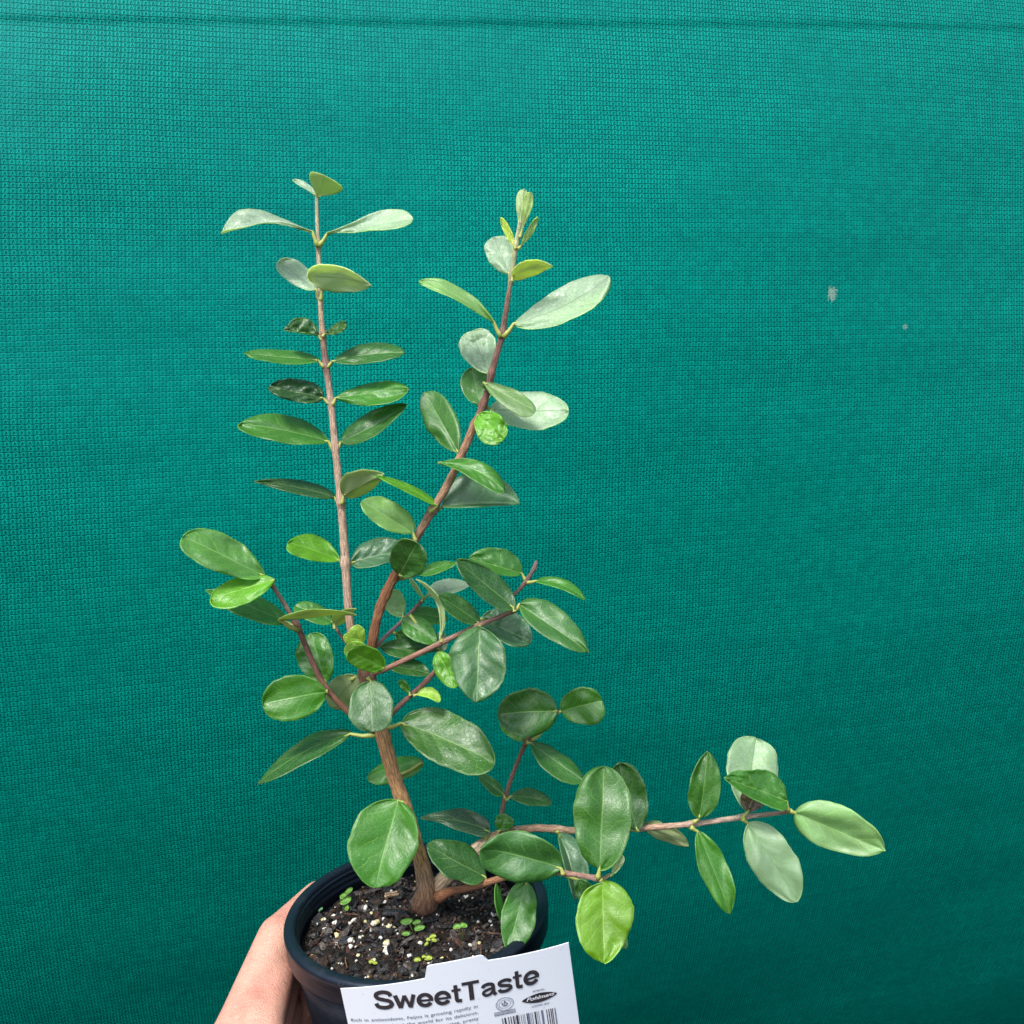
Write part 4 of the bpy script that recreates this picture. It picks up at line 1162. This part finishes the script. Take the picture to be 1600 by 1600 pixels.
# barcode
BARS = [(784.5, 1.6, 1), (788.8, 2.6, 0), (794, 1.3, 0), (797.8, 1.4, 0), (801.8, 1.8, 0), (804.2, .7, 1), (807.4, 3.0, 0), (810.5, .8, 1), (813.8, .7, 0), (816.8, .8, 1), (819, .7, 1),
        (822.9, 1.5, 0), (825.4, 2.4, 1), (828.5, .7, 1), (831, 1.0, 1), (835.5, 2.2, 0), (838.4, .8, 1), (841, .8, 1), (846.5, 3.2, 1), (853.6, 1.2, 0), (857, 1.3, 0), (860.2, 1.3, 0), (862.7, 1.2, 0), (866.6, 1.8, 1)]
for mats_, sel, nm in ((INK, 0, 'barcode'), (INK_GREY, 1, 'barcode')):
    pb, fb = [], []
    for (x, wd, m_) in BARS:
        if m_ != sel: continue
        yt = 1590.5 - (x - 784) * 0.2
        a = card_uv(x - wd / 2, yt); b = card_uv(x + wd / 2, yt - wd * .2)
        n0 = len(pb)
        pb += [a, b, (b[0], b[1] + 0.016), (a[0], a[1] + 0.016)]; fb.append((n0, n0 + 1, n0 + 2, n0 + 3))
    put_mesh(nm, pb, fb, mats_, 0.00033)

# ================================================================== THE HAND
hv, hf = [], []
def capsule(p0, p1, r0, r1):
    """closed tapered capsule, world points"""
    p0, p1 = np.array(p0[:]), np.array(p1[:])
    t = p1 - p0; ln = np.linalg.norm(t); t = t / ln
    a = np.array((0.3, 0.2, 0.93)); a = a - t * a.dot(t); a /= np.linalg.norm(a); b = np.cross(t, a)
    n, m = 20, 6
    prof = [(-math.cos(math.pi / 2 * i / m) * r0, math.sin(math.pi / 2 * i / m) * r0) for i in range(m + 1)]
    prof += [(ln + math.sin(math.pi / 2 * i / m) * r1, math.cos(math.pi / 2 * i / m) * r1) for i in range(m + 1)]
    n0 = len(hv)
    for (x, r) in prof:
        r = max(r, 1e-5)
        for k in range(n):
            th = 2 * math.pi * k / n
            hv.append(p0 + t * x + (a * math.cos(th) + b * math.sin(th)) * r)
    q = len(prof)
    for i in range(q - 1):
        for k in range(n):
            hf.append((n0 + i * n + k, n0 + i * n + (k + 1) % n, n0 + (i + 1) * n + (k + 1) % n, n0 + (i + 1) * n + k))
    hf.append(tuple(n0 + k for k in range(n))[::-1]); hf.append(tuple(n0 + (q - 1) * n + k for k in range(n)))
def chain(pts):
    for (p, r), (p2, r2) in zip(pts[:-1], pts[1:]):
        capsule(L(*p), L(*p2), r, r2)
WR = (-0.107, -0.082, -0.074)
idx = [((-0.0800, 0.014, -0.021), .0112), ((-0.064, 0.048, -0.018), .0094), ((-0.041, 0.066, -0.028), .0080), ((-0.019, 0.074, -0.032), .0070)]
mdl = [((-0.0830, 0.004, -0.043), .0115), ((-0.060, 0.047, -0.048), .0094), ((-0.031, 0.066, -0.052), .0083), ((-0.006, 0.071, -0.055), .0072)]
rng_ = [((-0.0800, -0.004, -0.066), .0110), ((-0.057, 0.044, -0.069), .0088), ((-0.029, 0.063, -0.073), .0078), ((-0.007, 0.068, -0.076), .0068)]
lit = [((-0.0750, -0.009, -0.085), .0098), ((-0.058, 0.034, -0.088), .0078), ((-0.036, 0.052, -0.091), .0068), ((-0.019, 0.059, -0.093), .0058)]
for ch_ in (idx, mdl, rng_, lit): chain(ch_)
# metacarpals / palm
for (p, r), off in ((idx[0], (0.004, 0.004, 0.011)), (mdl[0], (0.0, 0.002, 0.002)), (rng_[0], (0.002, 0.0, -0.008)), (lit[0], (0.006, -0.002, -0.018))):
    w2 = tuple(a + b for a, b in zip(WR, off))
    midp = tuple(a * .5 + b * .5 for a, b in zip(p, w2))
    chain([(p, r + .0006), (midp, r + .0018), (w2, .0135)])
# web and thenar mass, thumb
TC = (-0.091, -0.070, -0.064); TM = (-0.0720, -0.0680, -0.0470); TI = (-0.0455, -0.0860, -0.0660); TT = (-0.0210, -0.0930, -0.0840)
chain([(TC, .0150), (TM, .0118), (TI, .0100), (TT, .0086)])
chain([(TM, .0100), ((-0.0840, -0.030, -0.034), .0090)])
chain([(TC, .0145), ((-0.0945, -0.040, -0.044), .0120), ((-0.0830, 0.004, -0.027), .0108)])
for dz_ in (0.0, -0.013, -0.026):
    chain([((TM[0], TM[1], TM[2] + dz_ * .8), .0105), ((-0.0775, -0.036, -0.038 + dz_), .0100), ((-0.0785, 0.000, -0.032 + dz_), .0102)])
chain([((-0.080, -0.060, -0.052), .0105), ((-0.0845, -0.022, -0.040), .0092)])
# wrist and forearm
capsule(L(*WR), L(-0.128, -0.150, -0.120), .0235, .0260)
capsule(L(-0.098, -0.088, -0.070), L(-0.122, -0.152, -0.112), .0215, .0255)
capsule(L(-0.125, -0.150, -0.117), L(-0.190, -0.330, -0.235), .0265, .0400)
me = bpy.data.meshes.new('person'); me.from_pydata([tuple(v) for v in hv], [], hf)
tmp = bpy.data.objects.new('person', me); sc.collection.objects.link(tmp)
m1 = tmp.modifiers.new('union', 'REMESH'); m1.mode = 'VOXEL'; m1.voxel_size = 0.0013; m1.use_smooth_shade = True
m2 = tmp.modifiers.new('relax', 'SMOOTH'); m2.factor = 0.5; m2.iterations = 26
dg = bpy.context.evaluated_depsgraph_get(); dg.update()
hm = bpy.data.meshes.new_from_object(tmp.evaluated_get(dg))
bpy.data.objects.remove(tmp)
hm.materials.clear(); hm.materials.append(SKIN)
org = L(*WR)
co = np.zeros(len(hm.vertices) * 3); hm.vertices.foreach_get('co', co); co = co.reshape(-1, 3) - np.array(org[:])
hm.vertices.foreach_set('co', co.ravel())
hm.polygons.foreach_set('use_smooth', [True] * len(hm.polygons)); hm.update()
hand = bpy.data.objects.new('person', hm); link(hand); hand.location = org
WORLD[hand.name] = Matrix.Translation(org)
tag(hand, 'bare hand gripping the black pot from its left side', 'person')
def nail(tipc, along, out, wdt, ln):
    a = along.normalized(); o = (out - a * out.dot(a)).normalized(); s = a.cross(o)
    V, F = [], []
    for i in range(9):
        for j in range(9):
            u, v = i / 8 * 2 - 1, j / 8 * 2 - 1
            k = (1 - 0.22 * u ** 4 * v * v)
            V.append(tipc + a * (u * ln) * k + s * (v * wdt) * k + o * (0.0012 - 0.0022 * v * v - 0.0006 * u * u))
    for i in range(8):
        for j in range(8):
            F.append((i * 9 + j, i * 9 + j + 1, (i + 1) * 9 + j + 1, (i + 1) * 9 + j))
    n = mesh_obj('nail', V, F, [NAIL], hand)
    md = n.modifiers.new('t', 'SOLIDIFY'); md.thickness = 0.0006; md.offset = 0
PRY = PR @ Vector((0, 1, 0)); 
nail(L(-0.0195, -0.1012, -0.0905), L(*TT) - L(*TI), PR @ Vector((-.1, -1, .25)), 0.0055, 0.0065)
for ch_ in (idx, mdl, rng_, lit):
    (p1, r1), (p2, r2) = ch_[-2], ch_[-1]
    outv = (PR @ Vector((0.12, 1, 0))).normalized()
    nail(L(*p2) + outv * r2 * 0.93, L(*p2) - L(*p1), outv, r2 * .66, r2 * .75)
